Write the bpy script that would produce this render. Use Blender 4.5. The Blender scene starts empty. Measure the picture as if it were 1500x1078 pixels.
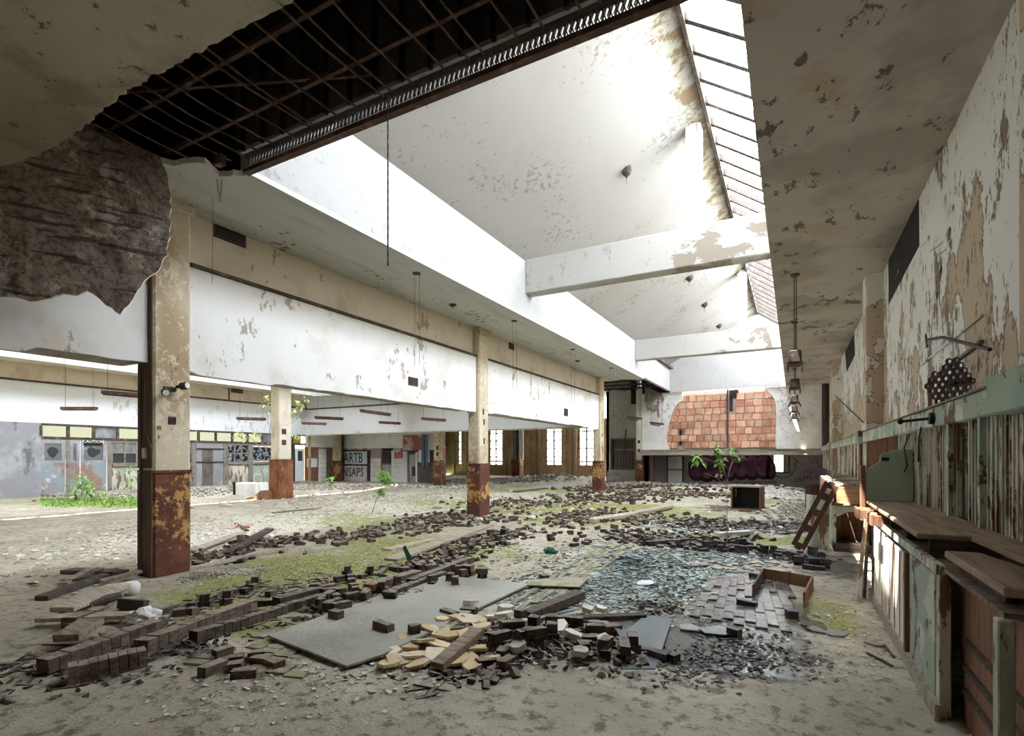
import bpy, math, random
import numpy as np
from mathutils import Vector, Matrix, Euler, noise as mnoise

sc = bpy.context.scene
col = sc.collection
# ------------------------------------------------------------------ camera
F, VX, HY, CAMZ = 765.0, 1163.0, 669.0, 1.6
PHI = math.atan((VX - 750) / F)
S_, C_ = math.sin(PHI), math.cos(PHI)
cd = bpy.data.cameras.new('camera')
cd.sensor_width = 36; cd.lens = F / 1500 * 36
cd.shift_y = (HY - 539) / 1500
cd.clip_start = 0.05; cd.clip_end = 400
cam = bpy.data.objects.new('camera', cd); col.objects.link(cam)
cam.location = (0, 0, CAMZ); cam.rotation_euler = (math.pi / 2, 0, PHI)
sc.camera = cam
# ------------------------------------------------------------------ sky, sun, exposure
w = bpy.data.worlds.new('world'); sc.world = w; w.use_nodes = True
bg = w.node_tree.nodes['Background']
bg.inputs['Color'].default_value = (0.88, 0.925, 1.0, 1)
bg.inputs['Strength'].default_value = 9.0
sd = bpy.data.lights.new('sun', 'SUN'); sd.energy = 20; sd.angle = 0.01; sd.color = (1.0, 0.93, 0.82)
sun = bpy.data.objects.new('sun', sd); col.objects.link(sun); sun.location = (-3, 6, 20)
sun.rotation_euler = Vector((0.275, 0.16, -1)).to_track_quat('-Z', 'Y').to_euler()
vs = sc.view_settings
vs.view_transform = 'Standard'; vs.look = 'None'; vs.gamma = 1; vs.use_curve_mapping = False
vs.exposure = 1.6
cy = sc.cycles
cy.use_denoising = True
cy.max_bounces = 12; cy.diffuse_bounces = 8; cy.glossy_bounces = 3; cy.transparent_max_bounces = 12
cy.sample_clamp_indirect = 20
cy.caustics_reflective = False; cy.caustics_refractive = False

# ------------------------------------------------------------------ pixel -> place
def ray(x, y):
    u = (x - 750) / F; v = (HY - y) / F
    return Vector((-S_ + u * C_, C_ + u * S_, v))
def gp(x, y, z=0.0):
    r = ray(x, y); t = (z - CAMZ) / r.z
    return Vector((r.x * t, r.y * t, z))
def yp(x, y, Y):
    r = ray(x, y); t = Y / r.y
    return Vector((r.x * t, Y, CAMZ + r.z * t))
def xp(x, y, X):
    r = ray(x, y); t = X / r.x
    return Vector((X, r.y * t, CAMZ + r.z * t))
def dp(x, y, d):
    r = ray(x, y)
    return Vector((r.x * d, r.y * d, CAMZ + r.z * d))

R = random.Random(7)
def uni(a, b): return R.uniform(a, b)

# ------------------------------------------------------------------ materials
MATS = {}
def new_mat(name):
    m = bpy.data.materials.new(name); m.use_nodes = True
    nt = m.node_tree; nt.nodes.clear()
    out = nt.nodes.new('ShaderNodeOutputMaterial'); b = nt.nodes.new('ShaderNodeBsdfPrincipled')
    nt.links.new(b.outputs[0], out.inputs[0])
    MATS[name] = m
    return m, nt, b
def N(nt, t, **kw):
    n = nt.nodes.new(t)
    for k, v in kw.items(): setattr(n, k, v)
    return n
def math_n(nt, op, a, b=None, clamp=False):
    n = N(nt, 'ShaderNodeMath', operation=op, use_clamp=clamp)
    for i, v in enumerate((a, b)):
        if v is None: continue
        if isinstance(v, (int, float)): n.inputs[i].default_value = v
        else: nt.links.new(v, n.inputs[i])
    return n.outputs[0]
def smooth(nt, val, lo, hi):
    n = N(nt, 'ShaderNodeMapRange'); n.interpolation_type = 'SMOOTHSTEP'
    nt.links.new(val, n.inputs[0]); n.inputs[1].default_value = lo; n.inputs[2].default_value = hi
    return n.outputs[0]
def noise_t(nt, vec, scale, detail=4, rough=.55, seed=0, stretch=(1, 1, 1), dist=0):
    mp = N(nt, 'ShaderNodeMapping'); nt.links.new(vec, mp.inputs[0])
    mp.inputs['Location'].default_value = (seed * 13.7, seed * 7.3, seed * 3.1); mp.inputs['Scale'].default_value = stretch
    n = N(nt, 'ShaderNodeTexNoise'); nt.links.new(mp.outputs[0], n.inputs['Vector'])
    n.inputs['Scale'].default_value = scale; n.inputs['Detail'].default_value = detail
    n.inputs['Roughness'].default_value = rough; n.inputs['Distortion'].default_value = dist
    return n.outputs[0]
def mixc(nt, fac, a, b):
    n = N(nt, 'ShaderNodeMix', data_type='RGBA')
    if isinstance(fac, (int, float)): n.inputs[0].default_value = fac
    else: nt.links.new(fac, n.inputs[0])
    for i, v in ((6, a), (7, b)):
        if isinstance(v, tuple): n.inputs[i].default_value = (*v, 1)
        else: nt.links.new(v, n.inputs[i])
    return n.outputs[2]
def L(colr, scale, lo, hi, detail=5, rough=.6, seed=0, stretch=(1, 1, 1), amt=1.0, big=None, axis=None, dist=0, relief=0, edge=None):
    return dict(col=colr, scale=scale, lo=lo, hi=hi, detail=detail, rough=rough, seed=seed, stretch=stretch, amt=amt, big=big, axis=axis, dist=dist, relief=relief, edge=edge)
def mat(name, base, layers=(), rough=.85, bump=.25, grain=40, rnd=0.0, metallic=0, spec=.3, dust_toplight=None):
    m, nt, b = new_mat(name)
    tc = N(nt, 'ShaderNodeTexCoord'); vec = tc.outputs['Object']
    oi = None
    if rnd:
        oi = N(nt, 'ShaderNodeObjectInfo')
        va = N(nt, 'ShaderNodeVectorMath', operation='ADD')
        cb = N(nt, 'ShaderNodeCombineXYZ')
        rr = math_n(nt, 'MULTIPLY', oi.outputs['Random'], 37.0)
        for i in range(3): nt.links.new(rr, cb.inputs[i])
        nt.links.new(vec, va.inputs[0]); nt.links.new(cb.outputs[0], va.inputs[1]); vec = va.outputs[0]
    c = base; height = None
    for l in layers:
        f = noise_t(nt, vec, l['scale'], l['detail'], l['rough'], l['seed'], l['stretch'], l['dist'])
        raw = f
        if l['big']:
            bs, bamt = l['big']
            g = noise_t(nt, vec, bs, 2, .5, l['seed'] + 5)
            raw = math_n(nt, 'ADD', raw, math_n(nt, 'MULTIPLY', math_n(nt, 'SUBTRACT', g, .5), bamt))
        if l['axis']:
            for (ax, a0, a1, am) in (l['axis'] if isinstance(l['axis'], list) else [l['axis']]):
                sp = N(nt, 'ShaderNodeSeparateXYZ'); nt.links.new(tc.outputs['Object'], sp.inputs[0])
                raw = math_n(nt, 'ADD', raw, math_n(nt, 'MULTIPLY', math_n(nt, 'SUBTRACT', smooth(nt, sp.outputs[ax], a0, a1), 1.0), am))
        f = smooth(nt, raw, l['lo'], l['hi'])
        if l['edge']:
            ecol, ew = l['edge']
            fe = smooth(nt, raw, l['lo'] - ew, l['lo'])
            c = mixc(nt, math_n(nt, 'MULTIPLY', fe, l['amt']), c, ecol)
        c = mixc(nt, math_n(nt, 'MULTIPLY', f, l['amt']), c, l['col'])
        if l['relief']:
            h = math_n(nt, 'MULTIPLY', f, -l['relief'])
            height = h if height is None else math_n(nt, 'ADD', height, h)
    if rnd:
        hs = N(nt, 'ShaderNodeHueSaturation')
        if isinstance(c, tuple): hs.inputs['Color'].default_value = (*c, 1)
        else: nt.links.new(c, hs.inputs['Color'])
        v = math_n(nt, 'ADD', math_n(nt, 'MULTIPLY', oi.outputs['Random'], 2 * rnd), 1 - rnd)
        nt.links.new(v, hs.inputs['Value']); c = hs.outputs[0]
    if dust_toplight:  # upward faces paler: settled dust plus top highlights painted into the colour
        ge = N(nt, 'ShaderNodeNewGeometry'); sp = N(nt, 'ShaderNodeSeparateXYZ'); nt.links.new(ge.outputs['Normal'], sp.inputs[0])
        dn = noise_t(nt, vec, 14, 5, .65, 9)
        c = mixc(nt, math_n(nt, 'MULTIPLY', smooth(nt, sp.outputs[2], .55, .95), smooth(nt, dn, .30, .60)), c, dust_toplight)
    if isinstance(c, tuple): b.inputs['Base Color'].default_value = (*c, 1)
    else: nt.links.new(c, b.inputs['Base Color'])
    b.inputs['Roughness'].default_value = rough; b.inputs['Metallic'].default_value = metallic
    b.inputs['Specular IOR Level'].default_value = spec
    if bump:
        g = noise_t(nt, vec, grain, 3, .6, 3)
        g = math_n(nt, 'MULTIPLY', g, .35)
        height = g if height is None else math_n(nt, 'ADD', height, g)
        bp = N(nt, 'ShaderNodeBump'); bp.inputs['Strength'].default_value = bump; bp.inputs['Distance'].default_value = .02
        nt.links.new(height, bp.inputs['Height']); nt.links.new(bp.outputs[0], b.inputs['Normal'])
    return m

GREYB = (.30, .27, .22)
mat('curb_white', (.55, .55, .545), [L((.44, .435, .42), 2.2, .52, .75, 6, .65, 1, amt=.6), L((.28, .27, .245), 8, .60, .68, 6, .72, 2, amt=.6, big=(.8, .35), relief=.6)], bump=.15)
mat('slope_cream', (.42, .405, .375), [L((.37, .34, .29), .45, .45, .72, 6, .6, 1, amt=.55),
     L((.17, .15, .12), 8.5, .59, .64, 7, .75, 2, amt=.6, big=(.6, .42), relief=1.0),
     L((.21, .145, .08), 2.2, .44, .54, 7, .72, 4, amt=.9, axis=(0, -2.9, -1.8, .5), relief=.8)], bump=.2)
mat('post_white', (.85, .86, .86), [L((.55, .53, .5), 3, .6, .7, 5, .7, 1, amt=.5)], bump=.1)
mat('beam_plaster', (.50, .49, .465), [L((.33, .285, .225), 1.1, .50, .56, 6, .65, 3, (1, 1, 1.6), amt=.8, axis=(0, -4.6, -1.4, .30), relief=.5, edge=((.25, .22, .18), .015)),
     L((.33, .27, .2), 6, .60, .68, 6, .7, 5, (1, 1, .4), amt=.6, big=(.7, .3))], bump=.2)
mat('soffit_left', (.55, .55, .525), [L((.38, .38, .355), 1.5, .45, .7, 6, .6, 1, (3, .4, 1), amt=.6), L((.17, .12, .07), 7, .60, .63, 6, .7, 6, amt=.9, big=(.9, .4), axis=(0, -5.6, -7.3, .16), relief=.9)], bump=.2)
mat('soffit_right', (.50, .465, .425), [L((.33, .30, .265), .9, .44, .60, 5, .55, 2, amt=.75),
     L((.47, .36, .26), 1.3, .55, .66, 6, .6, 3, amt=.8),
     L((.11, .085, .06), 3.2, .605, .625, 7, .72, 4, (1.3, .7, 1), amt=.85, big=(.7, .42), relief=1.2)], bump=.3)
mat('bulkhead', (.84, .835, .82), [L((.60, .56, .49), .9, .48, .72, 6, .6, 2, amt=.6), L((.33, .27, .2), 4, .615, .66, 6, .7, 4, (1, 1, .55), amt=.8, big=(.55, .5), relief=.7),
     L((.70, .52, .32), 1.5, .56, .75, 5, .6, 7, amt=.35)], bump=.2)
mat('tan_wall', (.73, .65, .53), [L((.48, .38, .27), 1.3, .48, .72, 6, .6, 2, (1, 1, 1), amt=.6), L((.28, .2, .13), 6, .62, .68, 6, .7, 4, (1, 1, .5), amt=.7, big=(.6, .35), relief=.7)], bump=.2)
mat('cool_wall', (.68, .70, .73), [L((.62, .63, .64), 1.1, .5, .72, 6, .6, 2, amt=.6), L((.38, .36, .33), 4, .62, .67, 6, .7, 4, (1, 1, .5), amt=.7, big=(.5, .5), relief=.6)], bump=.15)
mat('end_plaster', (.87, .865, .845), [L((.64, .62, .59), .8, .45, .68, 6, .65, 2, amt=.7), L((.30, .28, .25), 5, .60, .66, 6, .7, 4, amt=.6, big=(.5, .4), relief=.6)], bump=.2)
mat('dark_edge', (.07, .055, .045), [L((.2, .15, .1), 5, .5, .7, 5, .6, 1)], bump=.3)
mat('grey_plank', (.36, .33, .28), [L((.22, .19, .15), 2.5, .45, .65, 6, .6, 1, (.5, 4, 6), amt=.9), L((.55, .5, .43), 6, .58, .7, 6, .6, 4, (.6, 3, 3), amt=.6)], bump=.35, rnd=.2)
mat('column_paint', (.66, .575, .43), [L((.40, .29, .165), 1.1, .42, .62, 6, .6, 1, (1, 1, .45), amt=.85), L((.73, .66, .52), 9, .52, .58, 6, .7, 3, amt=.8, big=(.9, .3), relief=.7), L((.20, .12, .07), 6, .62, .66, 6, .7, 5, (1, 1, .5), amt=.85, big=(.8, .3))], bump=.3)
mat('column_pale', (.76, .71, .60), [L((.55, .45, .31), 1.6, .48, .68, 6, .6, 1, (1, 1, .5), amt=.7), L((.30, .21, .12), 6, .62, .67, 6, .7, 3, (1, 1, .6), amt=.85, big=(.9, .3), relief=.7)], bump=.25)
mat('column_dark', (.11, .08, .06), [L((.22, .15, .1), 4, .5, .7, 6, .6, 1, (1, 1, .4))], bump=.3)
mat('rust_casing', (.105, .038, .026), [L((.20, .075, .04), 2.5, .45, .65, 6, .6, 1, amt=.8), L((.60, .35, .12), 9, .52, .565, 8, .78, 2, amt=.9, big=(1.6, .55), axis=(2, .15, .65, .2), relief=.5), L((.27, .10, .045), 14, .58, .66, 6, .7, 6, amt=.7)], rough=.75, bump=.3, spec=.35)
mat('rust_orange', (.30, .12, .055), [L((.14, .05, .03), 3, .45, .62, 6, .65, 1, (1, 1, .5), amt=.9), L((.52, .27, .12), 6, .57, .63, 6, .7, 3, (1, 1, .5), amt=.8)], rough=.75, bump=.3)
mat('rust_dark', (.09, .05, .038), [L((.2, .1, .06), 8, .5, .65, 5, .6, 1)], rough=.7, bump=.25)
mat('iron', (.055, .045, .04), [L((.14, .08, .05), 12, .52, .68, 5, .6, 1)], rough=.6, bump=.2, spec=.4)
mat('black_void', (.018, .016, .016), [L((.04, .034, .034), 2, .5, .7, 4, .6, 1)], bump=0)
mat('attic_panel', (.10, .095, .09), [L((.045, .04, .04), 3, .45, .65, 6, .6, 1, (1, 1, .3))], bump=.2)
mat('slab_back', (.36, .30, .25), [L((.13, .105, .09), 16, .45, .60, 7, .75, 1, amt=.9), L((.66, .63, .58), 2.2, .54, .60, 9, .78, 3, amt=.85), L((.07, .055, .045), 3.0, .60, .63, 4, .5, 14, (.6, .6, 5), amt=.8), L((.32, .22, .12), 2.6, .54, .66, 6, .7, 9, amt=.6)], bump=.7, grain=30)
mat('old_plaster', (.52, .475, .385), [L((.33, .29, .22), 1.3, .45, .62, 6, .65, 2, amt=.8), L((.09, .075, .055), 5, .6, .64, 7, .7, 4, amt=.8, relief=.8)], bump=.4)
mat('plaster_edge', (.85, .83, .78), [], bump=.3)
mat('wall_peel', (.88, .865, .83), [L((.62, .51, .37), .75, .49, .515, 6, .65, 8, (1, 1, .6), amt=.95, axis=(2, 4.6, 2.4, .16), edge=((.25, .17, .11), .012), relief=.8),
     L((.23, .155, .10), 3.2, .575, .59, 7, .74, 4, (1, 1, .5), amt=.9, big=(.7, .45), relief=1.2), L((.12, .09, .07), 11, .60, .63, 6, .7, 6, (1, 1, .4), amt=.85, big=(1.0, .4))], bump=.4)
mat('pilaster_peel', (.60, .47, .345), [L((.80, .78, .74), 1.4, .49, .505, 6, .62, 5, (1, 1, .8), amt=1, relief=-.9, edge=((.22, .15, .1), .012)), L((.16, .11, .08), 5, .61, .635, 6, .7, 3, (1, 1, .5), amt=.9, relief=.8)], bump=.4)
mat('green_peel', (.40, .47, .39), [L((.66, .66, .58), 2.2, .50, .55, 6, .65, 4, amt=.85), L((.15, .085, .06), 5, .575, .60, 7, .7, 2, (1, 1, .6), amt=.95, big=(.9, .35), relief=1)], bump=.4)
mat('board_peel', (.64, .62, .53), [L((.35, .43, .34), 3.0, .48, .56, 6, .65, 4, (1, 1, .5), amt=.8), L((.20, .115, .07), 6, .535, .56, 7, .7, 2, (1.5, 1.5, .35), amt=.95, big=(1.2, .35), relief=1)], bump=.4, rnd=.15)
mat('door_peel', (.80, .75, .66), [L((.35, .22, .14), 5, .545, .575, 7, .7, 2, (1.5, 1.5, .35), amt=.9, big=(1.2, .4), relief=1), L((.42, .47, .38), 2.0, .58, .64, 6, .65, 4, amt=.7)], bump=.4)
mat('green_paint', (.34, .45, .36), [L((.44, .53, .43), 1.5, .45, .65, 5, .6, 1, amt=.6), L((.135, .06, .04), 5, .60, .62, 7, .7, 2, amt=.95, big=(1.5, .5), relief=1)], bump=.3)
mat('red_wood', (.25, .125, .075), [L((.13, .06, .04), 6, .45, .65, 6, .6, 1, (4, 4, .35), amt=.8)], bump=.3, rnd=.12, rough=.7)
mat('maroon_wood', (.10, .045, .035), [L((.05, .025, .02), 6, .45, .65, 6, .6, 1, (4, 4, .35), amt=.8)], bump=.3)
mat('orange_wood', (.58, .36, .20), [L((.40, .22, .12), 4, .45, .65, 6, .6, 1, (.6, 4, 6), amt=.8)], bump=.25)
mat('counter_wood', (.36, .27, .20), [L((.23, .16, .115), 3, .42, .62, 6, .62, 1, (5, .5, 5), amt=.85), L((.50, .42, .34), 4, .58, .7, 6, .65, 4, amt=.5)], bump=.35, rough=.75)
mat('old_timber', (.33, .27, .21), [L((.18, .13, .10), 5, .42, .6, 6, .62, 1, (.6, 5, 5), amt=.85)], bump=.4, rnd=.2)
mat('pale_timber', (.47, .41, .33), [L((.29, .24, .18), 5, .45, .62, 6, .62, 1, (.6, 5, 5), amt=.8)], bump=.4, rnd=.15)
mat('dark_timber', (.13, .10, .085), [L((.06, .047, .04), 5, .42, .6, 6, .62, 1, (.6, 5, 5), amt=.85)], bump=.4, rnd=.2)
mat('block_wood', (.10, .073, .057), [L((.04, .03, .025), 9, .45, .62, 6, .65, 1, amt=.9), L((.25, .20, .155), 7, .60, .72, 6, .65, 4, amt=.7)], bump=.45, rnd=.38, grain=60, dust_toplight=(.27, .235, .195))
mat('block_brown', (.20, .14, .105), [L((.09, .06, .047), 9, .45, .62, 6, .65, 1, (1, 4, 4), amt=.9), L((.37, .29, .22), 7, .60, .72, 6, .65, 4, amt=.7)], bump=.45, rnd=.28, grain=60, dust_toplight=(.35, .295, .245))
mat('block_wet', (.055, .05, .052), [L((.11, .095, .085), 6, .52, .68, 6, .65, 1, amt=.8)], bump=.35, rnd=.3, rough=.5, spec=.4, dust_toplight=(.075, .07, .068))
mat('floor_wood', (.13, .13, .13), [L((.06, .06, .06), 5, .45, .62, 6, .65, 1, amt=.8), L((.26, .26, .25), 11, .6, .7, 6, .65, 4, amt=.6)], bump=.15, rnd=.2, rough=.13, spec=.6)
mat('floor_wood_dry', (.33, .31, .235), [L((.17, .155, .11), 5, .45, .62, 6, .65, 1, amt=.8), L((.28, .30, .12), 3, .5, .66, 6, .65, 4, amt=.6)], bump=.4, rnd=.22)
mat('lino', (.37, .365, .31), [L((.24, .235, .195), .9, .44, .66, 6, .62, 1, amt=.8), L((.46, .43, .37), 55, .56, .62, 3, .7, 3, amt=.75, big=(1.4, .6)), L((.09, .085, .07), 45, .66, .69, 3, .7, 6, amt=.8, big=(1.4, .4))], bump=.5, grain=70, rough=.6)
mat('terracotta', (.55, .265, .17), [L((.74, .50, .37), 1.6, .42, .58, 5, .6, 1, amt=.8), L((.36, .12, .075), 3.5, .56, .7, 5, .6, 3, amt=.7)], bump=.4, rnd=.22)
mat('mortar', (.40, .33, .28), [], bump=.3)
mat('shard_teal', (.20, .285, .27), [L((.46, .52, .50), 7.0, .54, .60, 3, .6, 1, amt=.8), L((.10, .105, .095), 6, .50, .60, 4, .6, 4, amt=.85), L((.36, .33, .26), 5, .56, .64, 4, .6, 8, amt=.7)], rough=.32, bump=.1, rnd=.3, spec=.5)
mat('shard_slate', (.21, .235, .245), [L((.36, .38, .38), 3.0, .5, .66, 5, .6, 1, amt=.6)], rough=.42, bump=.2, rnd=.25)
mat('plaster_chunk', (.70, .66, .58), [L((.45, .39, .31), 4, .48, .66, 6, .65, 1, amt=.8)], bump=.4, rnd=.15)
mat('ochre_chunk', (.66, .51, .30), [L((.74, .67, .53), 3, .48, .6, 6, .65, 1, amt=.8), L((.33, .22, .12), 6, .57, .68, 6, .65, 3, amt=.7)], bump=.4, rnd=.18)
mat('rubble_grey', (.34, .31, .27), [L((.60, .57, .51), 4, .5, .62, 6, .65, 1, amt=.8), L((.12, .10, .09), 5, .55, .65, 6, .65, 3, amt=.8)], bump=.4)
mat('rubble_white', (.66, .64, .60), [L((.42, .39, .35), 3, .5, .62, 6, .65, 1, amt=.8)], bump=.4)
mat('ballast', (.22, .20, .19), [L((.48, .43, .40), 14, .52, .6, 4, .65, 1, amt=.8)], bump=.4)
mat('leaf', (.20, .38, .075), [L((.34, .52, .12), 6, .45, .65, 3, .6, 1, amt=.8)], rough=.5, bump=0)
mat('leaf_yellow', (.50, .58, .20), [], rough=.5, bump=0)
mat('weed', (.16, .30, .07), [L((.30, .42, .12), 4, .45, .65, 3, .6, 1, amt=.8)], rough=.6, bump=0)
mat('moss', (.15, .175, .055), [], bump=.4)
mat('stem', (.30, .23, .18), [], bump=.2)
mat('white_thing', (.80, .80, .79), [L((.55, .54, .52), 6, .55, .7, 5, .6, 1, amt=.6)], rough=.5, bump=.1)
mat('tile', (.74, .735, .715), [L((.50, .47, .43), 1.5, .5, .66, 5, .6, 1, amt=.6)], rough=.35, bump=.1, rnd=.06)
mat('brown_wall', (.40, .29, .18), [L((.58, .46, .31), .9, .45, .65, 6, .6, 2, (1, 1, .5), amt=.8), L((.17, .1, .06), 3, .55, .68, 6, .65, 4, (1, 1, .4), amt=.8)], bump=.3)
mat('window_frame', (.25, .225, .20), [L((.10, .08, .065), 5, .52, .66, 5, .6, 1, amt=.8)], bump=.2)
mat('lilac_panel', (.29, .29, .315), [L((.42, .43, .45), 1.0, .45, .62, 5, .6, 1, amt=.8), L((.10, .085, .10), 1.3, .56, .68, 6, .65, 5, (1, 1, .5), amt=.8)], bump=.2)
mat('blue_panel', (.28, .32, .355), [L((.29, .17, .13), .9, .48, .6, 6, .65, 3, amt=.85), L((.66, .68, .68), 3, .56, .66, 6, .65, 4, amt=.6)], bump=.3)
mat('dirty_glass', (.17, .18, .19), [L((.38, .40, .42), 1.2, .45, .66, 5, .6, 1, amt=.7)], rough=.2, bump=.05, spec=.6)
mat('broken_glass', (.30, .34, .38), [L((.02, .02, .03), 5, .46, .48, 6, .7, 1, amt=1)], rough=.2, bump=.05, spec=.6)
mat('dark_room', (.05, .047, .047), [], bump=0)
mat('soot', (.16, .14, .13), [L((.07, .06, .055), 1.4, .45, .65, 5, .6, 1)], bump=.2)
mat('graffiti_wall', (.42, .39, .385), [L((.28, .25, .25), 1.2, .48, .68, 5, .6, 1, amt=.7)], bump=.2)
mat('paint_purple', (.145, .05, .125), [L((.27, .11, .22), 2.2, .45, .62, 3, .5, 1, amt=.9)], rough=.5, bump=0)
mat('paint_plum', (.05, .018, .045), [], rough=.5, bump=0)
mat('paint_black', (.02, .02, .022), [], rough=.5, bump=0)
mat('paint_pink', (.50, .13, .30), [], rough=.5, bump=0)
mat('paint_red', (.62, .07, .09), [], rough=.5, bump=0)
mat('sign_black', (.02, .02, .02), [], rough=.4, bump=0)
mat('sign_white', (.8, .8, .78), [], rough=.5, bump=0)
mat('blue_pipe', (.16, .22, .32), [], bump=.1)
mat('pale_blue', (.62, .70, .72), [L((.80, .83, .83), 1.2, .45, .66, 5, .6, 1, amt=.7)], bump=.1)
mat('brick_red', (.40, .13, .11), [L((.66, .56, .53), 1.4, .5, .56, 5, .6, 1, amt=.8)], bump=.3)
mat('rust_glint', (.045, .035, .03), [L((.20, .12, .08), 9, .55, .7, 5, .6, 1)], rough=.5, bump=.2)
mat('bluegrey_bag', (.20, .24, .26), [L((.36, .41, .43), 5, .5, .65, 4, .6, 1)], rough=.35, bump=.1)
mat('green_glass', (.03, .14, .10), [], rough=.15, bump=0, spec=.6)
mat('outside_ground', (.30, .34, .22), [L((.2, .28, .12), .4, .45, .6, 5, .6, 1)], bump=0)

def glass_mat(name, tint, refl):
    m = bpy.data.materials.new(name); m.use_nodes = True; nt = m.node_tree; nt.nodes.clear()
    out = N(nt, 'ShaderNodeOutputMaterial'); mx = N(nt, 'ShaderNodeMixShader')
    t = N(nt, 'ShaderNodeBsdfTransparent'); t.inputs[0].default_value = (*tint, 1)
    g = N(nt, 'ShaderNodeBsdfGlossy'); g.inputs['Roughness'].default_value = .08
    mx.inputs[0].default_value = refl
    nt.links.new(t.outputs[0], mx.inputs[1]); nt.links.new(g.outputs[0], mx.inputs[2]); nt.links.new(mx.outputs[0], out.inputs[0])
    MATS[name] = m
glass_mat('skyglass', (.93, .96, .98), .04)
glass_mat('winglass', (.86, .89, .88), .06)
glass_mat('amberglass', (.035, .034, .022), .05)

# ------------------------------------------------------------------ mesh helpers
class MB:
    def __init__(s): s.v = []; s.f = []; s.m = []
    def add(s, vs, fs, mi=0):
        o = len(s.v); s.v += [tuple(p) for p in vs]; s.f += [tuple(i + o for i in f) for f in fs]; s.m += [mi] * len(fs); return s
    def box(s, x0, x1, y0, y1, z0, z1, mi=0):
        return s.add([(x0, y0, z0), (x1, y0, z0), (x1, y1, z0), (x0, y1, z0), (x0, y0, z1), (x1, y0, z1), (x1, y1, z1), (x0, y1, z1)],
                     [(0, 3, 2, 1), (4, 5, 6, 7), (0, 1, 5, 4), (1, 2, 6, 5), (2, 3, 7, 6), (3, 0, 4, 7)], mi)
    def obox(s, M, sx, sy, sz, mi=0):
        vs = [M @ Vector((a * sx / 2, b * sy / 2, c * sz / 2)) for c in (-1, 1) for a, b in ((-1, -1), (1, -1), (1, 1), (-1, 1))]
        return s.add(vs, [(0, 3, 2, 1), (4, 5, 6, 7), (0, 1, 5, 4), (1, 2, 6, 5), (2, 3, 7, 6), (3, 0, 4, 7)], mi)
    def bar(s, a, b, wd, th, up=Vector((0, 0, 1)), mi=0):
        a = Vector(a); b = Vector(b); d = (b - a); ln = d.length; d.normalize()
        side = d.cross(up)
        if side.length < 1e-4: side = d.cross(Vector((1, 0, 0)))
        side.normalize(); u = side.cross(d)
        M = Matrix((d, side, u)).transposed().to_4x4(); M.translation = (a + b) / 2
        return s.obox(M, ln, wd, th, mi)
    def tube(s, pts, r, n=6, mi=0):
        pts = [Vector(p) for p in pts]; rs = r if isinstance(r, (list, tuple)) else [r] * len(pts)
        rings = []
        for i, p in enumerate(pts):
            d = (pts[min(i + 1, len(pts) - 1)] - pts[max(i - 1, 0)]).normalized()
            a = d.cross(Vector((0, 0, 1)))
            if a.length < 1e-3: a = d.cross(Vector((0, 1, 0)))
            a.normalize(); b = d.cross(a)
            rings.append([p + (a * math.cos(2 * math.pi * k / n) + b * math.sin(2 * math.pi * k / n)) * rs[i] for k in range(n)])
        vs = [q for rg in rings for q in rg]; fs = []
        for i in range(len(pts) - 1):
            for k in range(n):
                fs.append((i * n + k, i * n + (k + 1) % n, (i + 1) * n + (k + 1) % n, (i + 1) * n + k))
        fs.append(tuple(range(n))[::-1]); fs.append(tuple((len(pts) - 1) * n + k for k in range(n)))
        return s.add(vs, fs, mi)
    def prism(s, poly, ext, mi=0):
        """poly: list of 3D points (planar); ext: extrusion vector"""
        n = len(poly); poly = [Vector(p) for p in poly]; ext = Vector(ext)
        vs = poly + [p + ext for p in poly]
        fs = [tuple(range(n))[::-1], tuple(range(n, 2 * n))] + [(i, (i + 1) % n, n + (i + 1) % n, n + i) for i in range(n)]
        return s.add(vs, fs, mi)
    def lathe(s, prof, n=10, c=(0, 0, 0), mi=0):
        vs = []; fs = []
        for (r, z) in prof:
            for k in range(n):
                a = 2 * math.pi * k / n; vs.append((c[0] + r * math.cos(a), c[1] + r * math.sin(a), c[2] + z))
        for i in range(len(prof) - 1):
            for k in range(n):
                fs.append((i * n + k, i * n + (k + 1) % n, (i + 1) * n + (k + 1) % n, (i + 1) * n + k))
        fs.append(tuple(range(n))[::-1]); fs.append(tuple((len(prof) - 1) * n + k for k in range(n)))
        return s.add(vs, fs, mi)
    def mesh(s, name, mats):
        me = bpy.data.meshes.new(name); me.from_pydata(s.v, [], s.f); me.update()
        for m in (mats if isinstance(mats, (list, tuple)) else [mats]): me.materials.append(MATS[m])
        if any(s.m): me.polygons.foreach_set('material_index', s.m)
        return me
    def build(s, name, mats, parent=None, bevel=0, smooth=False, fix=False):
        me = s.mesh(name, mats)
        if smooth: me.polygons.foreach_set('use_smooth', [True] * len(me.polygons))
        o = bpy.data.objects.new(name, me); col.objects.link(o)
        if parent: o.parent = parent; o.matrix_parent_inverse = parent.matrix_world.inverted() if False else Matrix.Translation(-Vector(parent.location)) if not fix else Matrix()
        if bevel:
            bm = o.modifiers.new('bevel', 'BEVEL'); bm.width = bevel; bm.segments = 1; bm.limit_method = 'ANGLE'
        return o
def tag(o, label=None, cat=None, group=None, kind=None):
    if label: o['label'] = label
    if cat: o['category'] = cat
    if group: o['group'] = group
    if kind: o['kind'] = kind
    return o
def empty(name, loc, label=None, cat=None, group=None, rz=0):
    o = bpy.data.objects.new(name, None); col.objects.link(o); o.location = loc; o.rotation_euler = (0, 0, rz); o.empty_display_size = .1
    return tag(o, label, cat, group)
def struct(o, label=None):
    o['kind'] = 'structure'
    if label: o['label'] = label
    return o
def copy_tree(o, parent=None):
    c = o.copy(); col.objects.link(c)
    if parent: c.parent = parent
    for ch in list(o.children):
        copy_tree(ch, c)
    return c
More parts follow.
